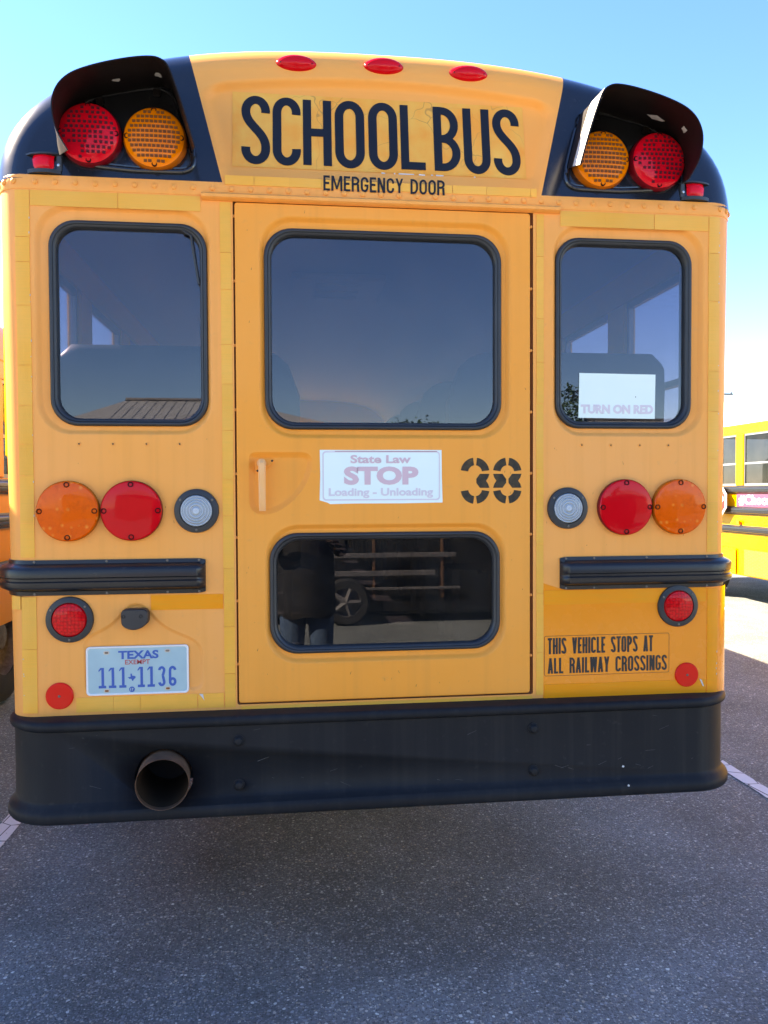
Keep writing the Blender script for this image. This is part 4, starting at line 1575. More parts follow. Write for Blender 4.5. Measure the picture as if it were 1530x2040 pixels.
for s_ in (-1, 1):
    z_ = 1.496
    for nm, me, x_ in (('turn_signal', DA, .969), ('brake_lamp', DR, .783)):
        o = link(nm, me[0], bus, (s_ * x_, 0, z_))
        link('lens', me[1], o)
        for a in (0, 90, 180, 270):
            link('screw_boss', me[2], o, (.0795 * math.cos(math.radians(a)), 0, .0795 * math.sin(math.radians(a))))
    o = link('backup_lamp', BR, bus, (s_ * .591, 0, z_ - .002))
    link('lens', BL, o)
    for a in (35, 145, 270):
        link('screw', SCREW, o, (.0585 * math.cos(math.radians(a)), -.0118, .0585 * math.sin(math.radians(a))))
    o = link('round_tail_lamp', SR, bus, (s_ * .971, 0, 1.167))
    link('lens', SL, o)
    for a in (40, 150, 270):
        link('screw', SCREW, o, (.061 * math.cos(math.radians(a)), -.0112, .061 * math.sin(math.radians(a))))
    o = link('reflector', RF, bus, (s_ * 1.004, 0, .935))
    link('screw', SCREW, o, (0, -.008, 0))

# ------------------------------------------------------------------ rub rails
def rub_rail(s_, zc, y_end=LEN, rear=True, bus_=None, bolts=True, mat=None):
    mb = MB()
    if rear:
        path = plan_path(.566, None, y_end, 9, HW - .014)
        # end cap: ramp the profile up over the first 22 mm
        seg = [(.566, 0, 0, -1, .08), (.570, 0, 0, -1, .35), (.580, 0, 0, -1, .8), (.590, 0, 0, -1, 1.0)]
        path = [(*p, 1.0) for p in path[1:]]
        path = seg + path
    else:
        path = [(HW, .35, 1, 0, 1.0), (HW, y_end, 1, 0, 1.0)]
    rings = []
    for x_, y_, nx, ny, k in path:
        rings.append([(s_ * (x_ + nx * (o_ * k * .85 if o_ > .008 else o_)), y_ + ny * (o_ * k * .85 if o_ > .008 else o_), zc + zz_ * (.9 + .1 * k)) for o_, zz_ in RAIL])
    mb.loft(rings, True, True, True)
    r_ = part('rub_rail', mb, mat or MT['black_rail'], bus_ or bus, True, angle=28)
    if rear and bolts:
        for x_ in (.585, .68, .86, 1.07):
            for zz_ in (-.050, .047):
                link('screw', SCREW, r_, (s_ * x_, -.007, zc + zz_))
    return r_
rub_rail(-1, 1.296)
rub_rail(1, 1.283)
for s_ in (-1, 1):
    rub_rail(s_, .98, rear=False)
    rub_rail(s_, 1.60, rear=False)

# ------------------------------------------------------------------ bumper
bp = MB()
prof = [(-.02, .874), (.056, .8715), (.064, .869), (.069, .863), (.070, .852), (.067, .845), (.061, .841), (.056, .838), (.056, .628), (.058, .621), (.066, .611), (.075, .602), (.079, .592), (.079, .576), (.074, .568), (.062, .564), (.04, .562), (.03, .575), (.03, .86)]
sweep(bp, prof, plan_path(None, None, .52, 12, 1.106, .10))
bme = bp.mesh('bumper', MT['black_bumper'], True, 40)
cut = MB()
cut.lathe([(0, -.3), (.0865, -.3), (.0865, .3), (0, .3)], 48)
cutme = cut.mesh('cut', MT['soot'])
bo = link('bumper', bme, bus)
co = link('cut', cutme, None, (-.690, -.05, .690))
md = bo.modifiers.new('hole', 'BOOLEAN')
md.operation = 'DIFFERENCE'
md.solver = 'EXACT'
md.object = co
bpy.context.view_layer.update()
res = bpy.data.meshes.new_from_object(bo.evaluated_get(bpy.context.evaluated_depsgraph_get()))
bo.modifiers.clear()
bo.data = res
bpy.data.objects.remove(co)
bolt = MB()
bolt.lathe([(.018, 0), (.018, -.003), (.0145, -.004), (.0135, -.009), (.009, -.0135), (0, -.015)], 20)
BOLT = bolt.mesh('bolt', MT['black_bumper'])
for x_ in (-.467, .460):
    for z_ in (.793, .657):
        link('bolt', BOLT, bo, (x_, -.056, z_))
for x_, z_ in ((.755, .655), (.762, .602)):
    ch = MB()
    ch.fill([(x_, z_), (x_ + .007, z_ - .002), (x_ + .009, z_ + .003), (x_ + .003, z_ + .006)], [], -.0575 if z_ > .64 else -.0835)
    part('paint_chip', ch, MT['white_chip'], bo, False)

scr = random.Random(5)
for k in range(26):
    x_, z_ = scr.uniform(-1.0, 1.0), scr.uniform(.64, .83)
    if abs(x_ + .69) < .11:
        continue
    l_ = scr.uniform(.004, .035)
    sl_ = scr.uniform(-.5, .5)
    sc = MB()
    sc.fill([(x_, z_), (x_ + l_, z_ + sl_ * l_), (x_ + l_, z_ + sl_ * l_ + .0008), (x_, z_ + scr.uniform(.0008, .0018))], [], -.0566)
    part('scrape', sc, MT['scuff'], bo, False)
ex = MB()
ex.lathe([(.0775, .75), (.0775, -.112), (.0770, -.1130), (.0760, -.1125), (.0755, .70)], 48)
exo = part('exhaust_pipe', ex, MT['rust'], bus, True, (-.694, 0, .692), (math.radians(2), 0, math.radians(4)))
so = MB()
so.lathe([(.0752, -.095), (.0748, .60), (0, .60)], 32)
part('soot_lining', so, MT['soot'], exo)

# underside of the body
un = MB()
un.box(-1.05, 1.05, .12, LEN, .62, FLOOR - .02)
part('chassis', un, MT['dark'], bus, False)
wheels(bus)

# ------------------------------------------------------------------ licence plate and its lamp
PX0, PX1, PZ0, PZ1 = -.9265, -.6205, .931, 1.081
lp = MB()
o_ = rrect(PX0, PX1, PZ0, PZ1, .012, 6)
i1 = rrect(*shrink((PX0, PX1, PZ0, PZ1), .004), .010, 6)
i2 = rrect(*shrink((PX0, PX1, PZ0, PZ1), .006), .009, 6)
lp.loft([at_y(o_, .004), at_y(o_, -.0005), at_y(rrect(*shrink((PX0, PX1, PZ0, PZ1), .001), .012, 6), -.002), at_y(i1, -.002), at_y(i2, -.0002)], mi=1)
lp.fill(i2, [], -.0002)
plate = part('licence_plate', lp, [MT['plate_white'], MT['plate_rim']], bus)
YP = -.0002
sans('lettering', 'TEXAS', -.831, -.711, 1.041, 1.067, YP - .0004, MT['plate_blue'], plate, .035)
sans('lettering', 'EXEMPT', -.811, -.737, 1.0245, 1.0385, YP - .0004, MT['plate_red'], plate, .008)
for c_, a, b in (('1', -.890, -.868), ('1', -.860, -.838), ('1', -.829, -.808), ('1', -.774, -.753), ('1', -.745, -.723), ('3', -.713, -.691), ('6', -.681, -.658)):
    dg = MB()
    put_glyph(dg, c_, a, b, .954, 1.016, .125, lambda x_, z_: YP)
    part('plate_digit', dg, MT['plate_blue'], plate, False)
tx = [(0.36, 1.0), (0.55, 1.0), (0.55, .74), (.72, .70), (.95, .66), (1.0, .48), (.93, .36), (.80, .28), (.70, .10), (.66, 0), (.54, .08), (.48, .26), (.36, .34), (.28, .26), (.14, .40), (.0, .52), (.36, .56)]
tm = MB()
tm.fill([(-.804 + p_[0] * .024, .973 + p_[1] * .023) for p_ in tx], [], YP - .0008)
part('state_silhouette', tm, MT['plate_blue'], plate, False)
ym = MB()
ym.lathe([(.0085, 0), (.0085, -.0008), (0, -.0008)], 24)
part('year_disc', ym, MT['plate_blue'], plate, False, (-.7915, YP, .9475))
sans('lettering', '17', -.7965, -.7865, .9435, .9515, YP - .0014, MT['plate_white'], plate, .03)
for x_, z_, hole in ((-.866, 1.062, 0), (-.684, 1.064, 0), (-.866, .945, 1), (-.684, .947, 1)):
    sl = MB()
    e_ = rrect(x_ - .009, x_ + .009, z_ - .0055, z_ + .0055, .0054, 5)
    e2_ = rrect(x_ - .0058, x_ + .0058, z_ - .003, z_ + .003, .0029, 5)
    sl.loft([at_y(e_, YP), at_y(e_, YP - .001), at_y(e2_, YP - .0012)])
    part('plate_slot', sl, MT['steel'], plate)
    s2 = MB()
    s2.fill(e2_, [], YP - .0011)
    part('slot_hole' if hole else 'screw', s2, MT['jamb'] if hole else MT['dull_steel'], plate, False)

pl_ = MB()
pp = smooth_loop(resample([(-.817, 1.188), (-.811, 1.198), (-.742, 1.198), (-.736, 1.190), (-.736, 1.155), (-.755, 1.140), (-.775, 1.133), (-.795, 1.136), (-.815, 1.148)], .006), 2)
ar = sum(pp[i][0] * pp[(i + 1) % len(pp)][1] - pp[(i + 1) % len(pp)][0] * pp[i][1] for i in range(len(pp)))
if ar < 0:
    pp = list(reversed(pp))
pl_.loft([at_y(pp, .004), at_y(pp, -.026), at_y(inset_poly(pp, .003), -.030)])
pl_.fill(inset_poly(pp, .003), [], -.030)
plo = part('plate_lamp', pl_, MT['rubber'], bus)
for x_ in (-.808, -.757):
    q = MB()
    q.lathe([(.0055, 0), (.0055, -.0015), (.0035, -.0016), (.003, .001), (0, .001)], 12)
    part('screw', q, MT['dark'], plo, True, (x_, -.030, 1.176))

# ------------------------------------------------------------------ repainted quarter, tapes, prints
rp = MB()
rings = []
topz = [1.245, 1.236, 1.232, 1.230, 1.230, 1.230, 1.230, 1.230, 1.230, 1.230]
for k in range(40):
    x_ = .511 + (HW - .012 - .511) * k / 39
    y_ = rear_y(x_) - .0008
    zt = 1.228 + (.022 * max(0, 1 - k / 4.0))
    rings.append([(x_, y_, .852), (x_, y_, zt)])
rp.loft(rings, False)
part('repainted_quarter', rp, MT['yellow_new'], bus)

def tape(x0, x1, z0, z1, splits, mat='tape', vertical=False, y=None, parent=None, lift=.0016):
    """strip cut into pieces with hairline joints"""
    cuts = [0.0] + sorted(splits) + [1.0]
    for a, b in zip(cuts[:-1], cuts[1:]):
        tb = MB()
        g_ = .0006
        if vertical:
            za, zb, xa, xb = z0 + (z1 - z0) * a + g_, z0 + (z1 - z0) * b - g_, x0, x1
        else:
            xa, xb, za, zb = x0 + (x1 - x0) * a + g_, x0 + (x1 - x0) * b - g_, z0, z1
        jx = rnd.uniform(-.0008, .0008)
        nn = 6 if max(abs(xa), abs(xb)) > 1.05 and vertical else 1
        top_, bot_, tb_, bb_ = [], [], [], []
        lf = lift + rnd.uniform(0, .0004)
        for k in range(nn + 1):
            x_ = xa + (xb - xa) * k / nn + jx
            ys = (lambda z: rear_y(x_)) if y is None else (lambda z: y(x_, z))
            bot_.append((x_, ys(za) - lf, za)); top_.append((x_, ys(zb) - lf, zb))
            bb_.append((x_, ys(za) + .0003, za)); tb_.append((x_, ys(zb) + .0003, zb))
        tb.loft([bb_, bot_, top_, tb_], False)
        tb.loft([[bot_[0], top_[0]], [bb_[0], tb_[0]]], False)
        tb.loft([[bot_[-1], top_[-1]], [bb_[-1], tb_[-1]]], False)
        part('reflective_tape', tb, MT[mat], parent or rear_wall, False)
def cutsn(n):
    c = [(k + rnd.uniform(-.28, .28)) / n for k in range(1, n)]
    return c
tape(-1.112, -1.070, 1.356, 2.453, cutsn(9), vertical=True)
tape(-1.112, -1.068, .884, 1.238, [.55], vertical=True)
tape(-1.145, -1.114, 1.199, 1.240, [], vertical=True)
tape(1.074, 1.114, 1.343, 2.453, cutsn(7), vertical=True)
tape(1.076, 1.116, .866, 1.222, [], 'tape_new', True, lift=.0022)
tape(-.512, -.479, .880, 2.440, cutsn(11), vertical=True)
tape(.487, .511, .884, 2.440, cutsn(10), vertical=True)
tape(-1.068, -.570, 2.408, 2.453, [.51])
tape(.565, 1.072, 2.404, 2.452, [.30, .63])
tape(-.957, -.514, .882, .927, [.25, .43, .82])
tape(-.462, .474, .856, .883, [.18, .25, .39, .58, .71, .87])
tape(.513, 1.072, .872, .918, [], 'tape_new', lift=.0022)
tape(-.733, -.514, 1.190, 1.236, [], 'tape_new')
tape(.513, 1.072, 1.179, 1.226, [], 'tape_new', lift=.0022)
tape(-.497, -.20, 2.492, 2.520, [.30, .66], y=flush_surf, parent=cap)
tape(-.20, .488, 2.492, 2.518, [.60, .76, .97], y=flush_surf, parent=cap)
# torn tape corners and scuffs
for pts in ([(-.590, .927), (-.578, .926), (-.574, .905), (-.580, .915)], [(1.049, .921), (1.058, .915), (1.066, .893), (1.060, .897)]):
    sc = MB()
    sc.fill(pts, [], -.0034)
    part('torn_edge', sc, MT['white_chip'], rear_wall, False)
for k in range(34):
    # flaked edge of the corner tapes
    left = k % 2
    z_ = rnd.uniform(1.40, 2.40) if k < 26 else rnd.uniform(.89, 1.05)
    x_ = -1.070 if left and k < 26 else (1.112 if not left else -1.108)
    sc = MB()
    hgt = rnd.uniform(.002, .007)
    yy = rear_y(x_) - .0032
    x_ += rnd.uniform(-.001, .001)
    sc.fill([(x_ - .0012, z_), (x_ + .0012, z_ + .001), (x_ + .001, z_ + hgt), (x_ - .001, z_ + hgt)], [], yy)
    part('paint_chip', sc, MT['white_chip'], rear_wall, False)

speck_rnd = random.Random(11)
for k in range(46):
    on_door = k % 2 == 0
    while True:
        x_, z_ = (speck_rnd.uniform(-.45, .45), speck_rnd.uniform(.91, 2.42)) if on_door else (speck_rnd.choice((-1, 1)) * speck_rnd.uniform(.52, 1.06), speck_rnd.uniform(1.36, 2.40))
        bad = False
        for r_ in (UPR, LOWR, SWR, mir(SWR), (-.44, -.22, 1.46, 1.69), (-.22, .18, 1.50, 1.69)):
            if r_[0] - .01 < x_ < r_[1] + .01 and r_[2] - .01 < z_ < r_[3] + .01:
                bad = True
        if not bad:
            break
    l_, w_ = speck_rnd.uniform(.002, .010), speck_rnd.uniform(.0008, .0018)
    a_ = speck_rnd.uniform(-.5, .5) + PI / 2
    c_, s2 = math.cos(a_), math.sin(a_)
    sp = MB()
    sp.fill([(x_ + l_ * .5 * c_ * u_ - w_ * s2 * v_, z_ + l_ * .5 * s2 * u_ + w_ * c_ * v_) for u_, v_ in ((-1, -.5), (1, -.2), (1, .3), (-1, .5))], [], (YD if on_door else 0) - .0006)
    part('scratch', sp, MT['jamb'], door if on_door else rear_wall, False)

rs_ = MB()
rs_.fill(rrect(.514, .943, .945, 1.077, .006, 4), [], -.0016)
sheet2 = part('sticker_sheet', rs_, MT['yellow_new'], bus, False)
bd = MB()
a_, b_ = rrect(.514, .943, .945, 1.077, .006, 4), rrect(.5155, .9415, .9465, 1.0755, .005, 4)
bd.loft([at_y(a_, -.0019), at_y(b_, -.0019)])
part('sticker_edge', bd, MT['jamb'], sheet2, False)
ys2 = lambda x_, z_: -.0018
W2 = {'I': .17, ' ': .36, 'M': .6, 'W': .56, 'E': .33, 'L': .33, 'T': .36, 'A': .42, 'V': .42}
line_text(sheet2, MT['letter_worn'], 'THIS VEHICLE STOPS AT', .526, .886, 1.017, 1.070, .132, ys2, .075, widths=W2)
line_text(sheet2, MT['letter_worn'], 'ALL RAILWAY CROSSINGS', .526, .935, .953, 1.004, .132, ys2, .075, widths=W2)

# stencilled 38
def arc_piece(mb, cx, cz, ro, ri, a0, a1, n=10, kx=1.0):
    A_, B_ = [], []
    for k in range(n + 1):
        a = math.radians(a0 + (a1 - a0) * k / n)
        A_.append((cx + ro * kx * math.cos(a), YD - .0007, cz + ro * math.sin(a)))
        B_.append((cx + ri * kx * math.cos(a), YD - .0007, cz + ri * math.sin(a)))
    mb.loft([A_, B_], False)
for digit, cx in (('3', .284), ('8', .390)):
    mb = MB()
    zu, zl = 1.611, 1.557
    for cz, up_ in ((zu, 1), (zl, -1)):
        for a0, a1 in ((98, 172), (8, 82)):
            arc_piece(mb, cx, cz, .047, .0225, a0 * up_, a1 * up_)
    for q in ((1,) if digit == '3' else (1, -1)):
        pts = [(.004, 1.590), (.016, 1.606), (.047, 1.606), (.043, 1.594), (.036, 1.584), (.043, 1.573), (.047, 1.561), (.016, 1.561), (.004, 1.577)]
        pts = [(cx + q * p_[0], p_[1]) for p_ in pts]
        mb.fill(pts, [], YD - .0007)
    part('stencil_digit', mb, MT['stencil'], door, False)

# faded law notice on the door
def paper(name, pts, y, parent, lab):
    pb = MB()
    pb.fill(pts, [], y - .0008)
    n = len(pts)
    pb.loft([at_y(pts, y), at_y(pts, y - .0008)])
    o = part(name, pb, MT['paper'], parent, False)
    o['label'] = lab
    return o
ar_pts = [(-.2135, 1.524), (-.211, 1.600), (-.212, 1.682), (-.10, 1.6815), (.05, 1.6825), (.175, 1.682), (.1755, 1.60), (.178, 1.515), (.05, 1.513), (-.10, 1.5135), (-.180, 1.512), (-.190, 1.517), (-.200, 1.520)]
law = paper('law_notice', list(reversed(ar_pts)), YD, door, 'sun-bleached white notice with faded pink print')
bd = MB()
a_, b_ = rrect(-.204, .170, 1.523, 1.678, .011, 6), rrect(-.200, .166, 1.527, 1.674, .009, 6)
bd.loft([at_y(a_, YD - .0012), at_y(b_, YD - .0012)])
part('notice_border', bd, MT['red_print2'], law, False)
bd = MB()
bd.fill([(-.165, 1.6785), (.160, 1.6785), (.160, 1.6765), (-.165, 1.6768)], [], YD - .0014)
part('notice_edge', bd, MT['red_edge'], law, False)
sans('lettering', 'State Law', -.116, .076, 1.640, 1.666, YD - .0013, MT['red_print'], law, .03)
sans('lettering', 'STOP', -.137, .100, 1.572, 1.630, YD - .0013, MT['red_print'], law, .05)
sans('lettering', 'Loading - Unloading', -.185, .147, 1.530, 1.562, YD - .0013, MT['red_print2'], law, .03)

# paper behind / on the right window
YW = DEP + .008
tp = [(.640, 1.9365), (.637, 1.790), (.900, 1.788), (.902, 1.9345)]
turn = paper('turn_notice', tp, YW - .0005, bus, 'white sheet stuck on the window, faded pink print along its foot')
sans('lettering', 'TURN ON RED', .645, .894, 1.804, 1.834, YW - .0018, MT['red_print2'], turn, .05)
sc = MB()
sc.fill([(.832, 1.858), (.834, 1.858), (.834, 1.862), (.832, 1.862)], [], YW - .0018)
part('mark', sc, MT['dark'], turn, False)

# ------------------------------------------------------------------ inside of the bus and its sides
for s_ in (-1, 1):
    side_shell(bus, s_, MT['yellow_side'], .84)
fl = MB()
fl.box(-1.10, 1.10, .06, LEN, FLOOR - .02, FLOOR)
part('floor', fl, MT['floor_in'], bus, False)
cl = MB()
O2 = outline(40)
rings = [[(p[0] - p[2] * .05, y_, p[1] - p[3] * .05) for p in O2] for y_ in (.20, LEN - .1)]
cl.loft(rings, False)
ceil = part('ceiling_lining', cl, MT['lining'], bus)
ht = MB()
ht.bbox(-.30, .30, 2.45, 3.05, 2.885, 2.925, .01)
for k in range(3):
    ht.box(-.14, .14, 2.55 + k * .17, 2.575 + k * .17, 2.872, 2.886)
part('roof_hatch', ht, MT['lining'], bus, False)
rl = MB()
rl.fill([(-1.08, FLOOR), (1.08, FLOOR), (1.08, 2.5), (-1.08, 2.5)], [rrect(*shrink(SW, .016), .066), rrect(*mir(shrink(SW, .016)), .066), rrect(-.46, .46, FLOOR + .02, 2.43, .02)], .062)
rl.loft([at_y(rrect(*shrink(SW, .016), .066), .04), at_y(rrect(*shrink(SW, .016), .066), .062)])
rl.loft([at_y(rrect(*mir(shrink(SW, .016)), .066), .04), at_y(rrect(*mir(shrink(SW, .016)), .066), .062)])
part('rear_lining', rl, MT['lining'], bus, False)
dl = MB()
dl.fill(rrect(-.455, .455, FLOOR, 2.42, .02), [rrect(*shrink(UP, .016), .074), rrect(*shrink(LOW, .016), .074)], .045)
part('door_lining', dl, MT['lining'], door, False)
# seats
bk = MB()
sec = []
prof_s = [(0.0, 0.0), (-.055, .0), (-.075, .35), (-.09, .66), (-.085, .74), (-.06, .765), (-.02, .75), (0.0, .68)]
w_ = .41
rr = []
NB = 22
for k in range(NB + 1):
    u = k / NB
    x_ = -w_ + 2 * w_ * u
    e = min(u, 1 - u) * 2 * w_
    drop = 0.0
    q_ = .17 if u < .5 else .035
    if e < q_:
        drop = q_ - math.sqrt(max(0, q_ ** 2 - (q_ - e) ** 2))
    rr.append([(x_, py, pz - (drop if pz > .6 else drop * pz / .7 * .4)) for py, pz in prof_s])
bk.loft(rr, True, True, True)
BACK = {1: bk.mesh('backrest', MT['vinyl'], True, 50)}
bk2 = MB()
bk2.loft([[(-p_[0], p_[1], p_[2]) for p_ in r_] for r_ in rr], True, True, True)
BACK[-1] = bk2.mesh('backrest', MT['vinyl'], True, 50)
cs = MB()
cs.bbox(-.41, .41, 0, .40, -.13, 0, .03)
CUSH = cs.mesh('cushion', MT['vinyl'], False)
lg = MB()
for x_ in (-.36, .36):
    for y_ in (.05, .34):
        lg.tube([(x_, y_, -.13), (x_, y_, -.43)], .015, 8)
LEGS = lg.mesh('seat_frame', MT['dull_steel'])
y_ = .42
row = 0
while y_ < LEN - 1.6:
    for s_ in (-1, 1):
        st = link('seat', BACK[s_], bus, (s_ * .68, y_, 1.30))
        link('cushion', CUSH, st, (0, 0, .08))
        link('seat_frame', LEGS, st, (0, 0, .08))
    y_ += WINP
    row += 1
front_end(bus, MT['yellow_side'])

# ================================================================== the sunlit bus across the empty bay
def plain_bus(label, loc, body_mat, roof_mat, rails, skirt):
    b_ = thing('school_bus', label, 'bus', loc, GRP)
    for s_ in (-1, 1):
        side_shell(b_, s_, body_mat, skirt, pane_mat=MT['glass_dark'])
        for zc in rails:
            rub_rail(s_, zc, rear=False, bus_=b_)
    roof_shell(b_, roof_mat, 0.02)
    # closed rear end with door and windows
    mb = MB()
    out = [(-HW, skirt), (HW, skirt), (HW, BELT)] + [(p[0], p[1]) for p in reversed(outline(30))][1:-1] + [(-HW, BELT)]
    mb.fill(out, [rrect(*SW, .08), rrect(*mir(SW), .08), rrect(*UP, .088)], .03)
    part('rear_wall', mb, body_mat, b_, False)
    for rect in (SW, mir(SW), UP):
        g_, p_ = window(rect, .080, .03, b_)
        part('pane', p_, MT['glass'], g_, False)
    bp_ = MB()
    sweep(bp_, prof, plan_path(None, None, .5, 8, 1.125, .10))
    part('bumper', bp_, MT['black_bumper'], b_)
    un_ = MB()
    un_.box(-1.0, 1.0, .12, LEN, .52, .70)
    un_.box(-1.10, 1.10, .10, LEN, .93, .95)
    part('chassis', un_, MT['dark'], b_, False)
    cl_ = MB()
    cl_.loft([[(p[0] - p[2] * .05, yy, p[1] - p[3] * .05) for p in O2] for yy in (.06, LEN - .1)], False)
    part('ceiling_lining', cl_, MT['lining'], b_)
    yy = .5
    while yy < LEN - 1.6:
        for s_ in (-1, 1):
            s2_ = link('seat', BACK[s_], b_, (s_ * .68, yy, 1.25))
            link('cushion', CUSH, s2_, (0, 0, .08))
        yy += WINP
    wheels(b_)
    front_end(b_, body_mat)
    return b_

RX, RY = 5.72 + HW, -0.33
rb = plain_bus('sunlit yellow school bus beyond the empty bay, maroon banner along its side', (RX, RY, -.05), MT['yellow_side'], MT['roof_white'], (1.605, 1.325, 1.07), .44)
# banner between the rails, on the side that faces us
bn = MB()
bn.box(-HW - .004, -HW + .016, 2.2, 7.46 - RY, 1.375, 1.550)
ban = part('side_banner', bn, MT['banner'], rb, False)
ban['label'] = 'maroon banner strip with white lettering'
sans('lettering', '#Choose', (7.40 - RY), (7.40 - RY) - .82, 1.395, 1.535, 0, MT['stop_white'], ban, .03, 'side', -HW - .0055)
# louvred grille and hatch in the skirt
gr = MB()
gr.bbox(-HW - .006, -HW + .001, 5.9 - RY, 7.27 - RY, .46, .80, .002)
part('vent_grille', gr, MT['grille'], rb, False)
ha = MB()
ha.bbox(-HW - .008, -HW + .001, 7.47 - RY, 8.05 - RY, .445, .80, .003)
part('service_hatch', ha, MT['yellow_side'], rb, False)
mk = MB()
mk.bbox(-HW - .03, -HW, 7.36 - RY, 7.42 - RY, 1.13, 1.19, .006)
part('side_marker', mk, MT['amber_small'], rb, False)
# stop arm
def octo(r_, x_, cy, cz):
    return [(x_, cy + r_ / math.cos(PI / 8) * math.cos(PI / 8 + PI / 4 * k), cz + r_ / math.cos(PI / 8) * math.sin(PI / 8 + PI / 4 * k)) for k in range(8)]
sa = MB()
cy_, cz_ = 7.62 + .18 - RY, 1.45
sa.loft([octo(.225, -HW - .075, cy_, cz_), octo(.225, -HW - .088, cy_, cz_)], True, True, True)
sg = part('stop_arm', sa, MT['stop_white'], rb, False)
sg['label'] = 'folded red octagonal stop arm with white border'
si = MB()
si.loft([octo(.195, -HW - .0885, cy_, cz_), octo(.195, -HW - .090, cy_, cz_)], True, False, True)
part('sign_face', si, MT['stop_red'], sg, False)
sans('lettering', 'STOP', cy_ + .165, cy_ - .165, cz_ - .075, cz_ + .075, 0, MT['stop_white'], sg, .03, 'side', -HW - .0925)
br = MB()
br.box(-HW - .076, -HW, cy_ + .10, cy_ + .16, cz_ - .05, cz_ + .05)
part('bracket', br, MT['rubber'], sg, False)

# ================================================================== the bus on the left
plain_bus('orange-yellow school bus close on the left, only a sliver of its side showing', (-2.33 - HW, 0.05, 0), MT['yellow_side2'], MT['yellow_side2'], (1.60, 1.36, 1.02), .62)

# ================================================================== utility pole with a cable beyond the bus
up = thing('utility_pole', 'distant utility pole hidden by the bus, dark crossarm tip showing at its right edge', 'pole', (36.3, 60, 0))
q = MB()
q.tube([(0, 0, 0), (0, 0, 11.5)], [.17, .11], 12)
part('pole', q, MT['wood_pole'], up)
q = MB()
q.bbox(-1.0, .95, -.06, .06, 9.72, 9.86, .02)
part('crossarm', q, MT['wood_pole'], up, False)
for x_ in (-.85, .80):
    q = MB()
    q.tube([(x_, 0, 9.86), (x_, 0, 10.02)], .05, 8)
    part('insulator', q, MT['cable'], up)
q = MB()
q.tube([(0 + 14 * k / 10, 0, 7.72 - .25 * math.sin(PI * k / 10)) for k in range(11)], .018, 6)
part('cable', q, MT['cable'], up)

# ================================================================== behind the camera (seen mirrored in the glass)
# black cargo trailer
tr = thing('cargo_trailer', 'black cargo trailer with pale rails standing behind the photographer', 'trailer', (1.6, -7.4, 0))
TR_BLACK = plain('trailer_black', (0.010, 0.010, 0.011), 0.4)
TR_RAIL = paint('trailer_rail', (0.10, 0.095, 0.095), (0.16, 0.145, 0.14), 0.55, 0, 0, 9, 0.3, ((0.05, 0.03, 0.02), 0.7), 0.05)
q = MB()
q.bbox(-2.6, 2.6, -.9, .9, .10, 2.0, .05)
part('box_body', q, TR_BLACK, tr, False)
for z_, x0, x1, hh in ((.81, -1.45, 0.0, .055), (.60, -1.75, -.25, .06), (.42, -1.72, .05, .03)):
    q = MB()
    q.bbox(x0, x1, .955, .985, z_ - hh / 2, z_ + hh / 2, .004)
    part('side_rail', q, TR_RAIL, tr, False)
for x_ in (-.97, -.16):
    q = MB()
    q.bbox(x_ - .015, x_ + .015, .905, .955, .30, 1.05, .003)
    part('rail_post', q, MT['rust'], tr, False)
for x_ in (-1.30, 1.35):
    t = MB()
    t.lathe([(.17, -.09), (.25, -.09), (.275, -.05), (.275, .05), (.25, .09), (.17, .09)], 32)
    w_ = part('wheel', t, MT['tyre'], tr, True, (x_, .95, .275))
    r_ = MB()
    r_.lathe([(.17, .07), (.16, .02), (.05, .05), (0, .06)], 28)
    for k in range(5):
        a = 2 * PI * k / 5
        r_.tube([(0, .085, 0), (.165 * math.cos(a), .075, .165 * math.sin(a))], [.04, .028], 6)
    part('rim', r_, TR_RAIL, w_)

# low building with a ribbed metal roof
def building(label, x0, x1, y0, y1, eave, ridge, hl=1.6, hr=1.6):
    b_ = thing('metal_roof_building', label, 'building', ((x0 + x1) / 2, (y0 + y1) / 2, 0), 'low buildings behind the photographer')
    hw_, hd_ = (x1 - x0) / 2, (y1 - y0) / 2
    w_ = MB()
    w_.box(-hw_ + .3, hw_ - .3, -hd_ + .3, hd_ - .3, 0, eave)
    part('wall', w_, MT['brick_wall'], b_, False)
    r_ = MB()
    A_ = [(-hw_, hd_, eave - .05), (hw_, hd_, eave - .05), (hw_, -hd_, eave - .05), (-hw_, -hd_, eave - .05), (-hw_ + hl, 0, ridge), (hw_ - hr, 0, ridge)]
    r_.add(A_, [(0, 1, 5, 4), (1, 2, 5), (2, 3, 4, 5), (3, 0, 4), (0, 3, 2, 1)])
    ro = part('roof', r_, MT['metal_roof'], b_, False)
    ri = MB()
    k = -hw_ + hl + .1
    while k < hw_ - hr:
        ri.tube([(k, .05, ridge + .005), (k, hd_, eave - .045)], .009, 4)
        k += .3
    part('roof_rib', ri, MT['metal_roof'], ro, False)['kind'] = 'stuff'
    cp_ = MB()
    cp_.tube([(-hw_ + hl, 0, ridge + .03), (hw_ - hr, 0, ridge + .03)], .07, 6)
    part('ridge_cap', cp_, MT['dull_steel'], ro)
    return b_
building('long low building with grey ribbed metal roof, mirrored in the left rear window', -7.2, 1.6, -27, -19, 3.30, 4.50, 1.6, 3.8)
building('smaller metal-roofed shed mirrored low in the right rear window', 8.2, 15.0, -27, -20, 2.9, 4.0)

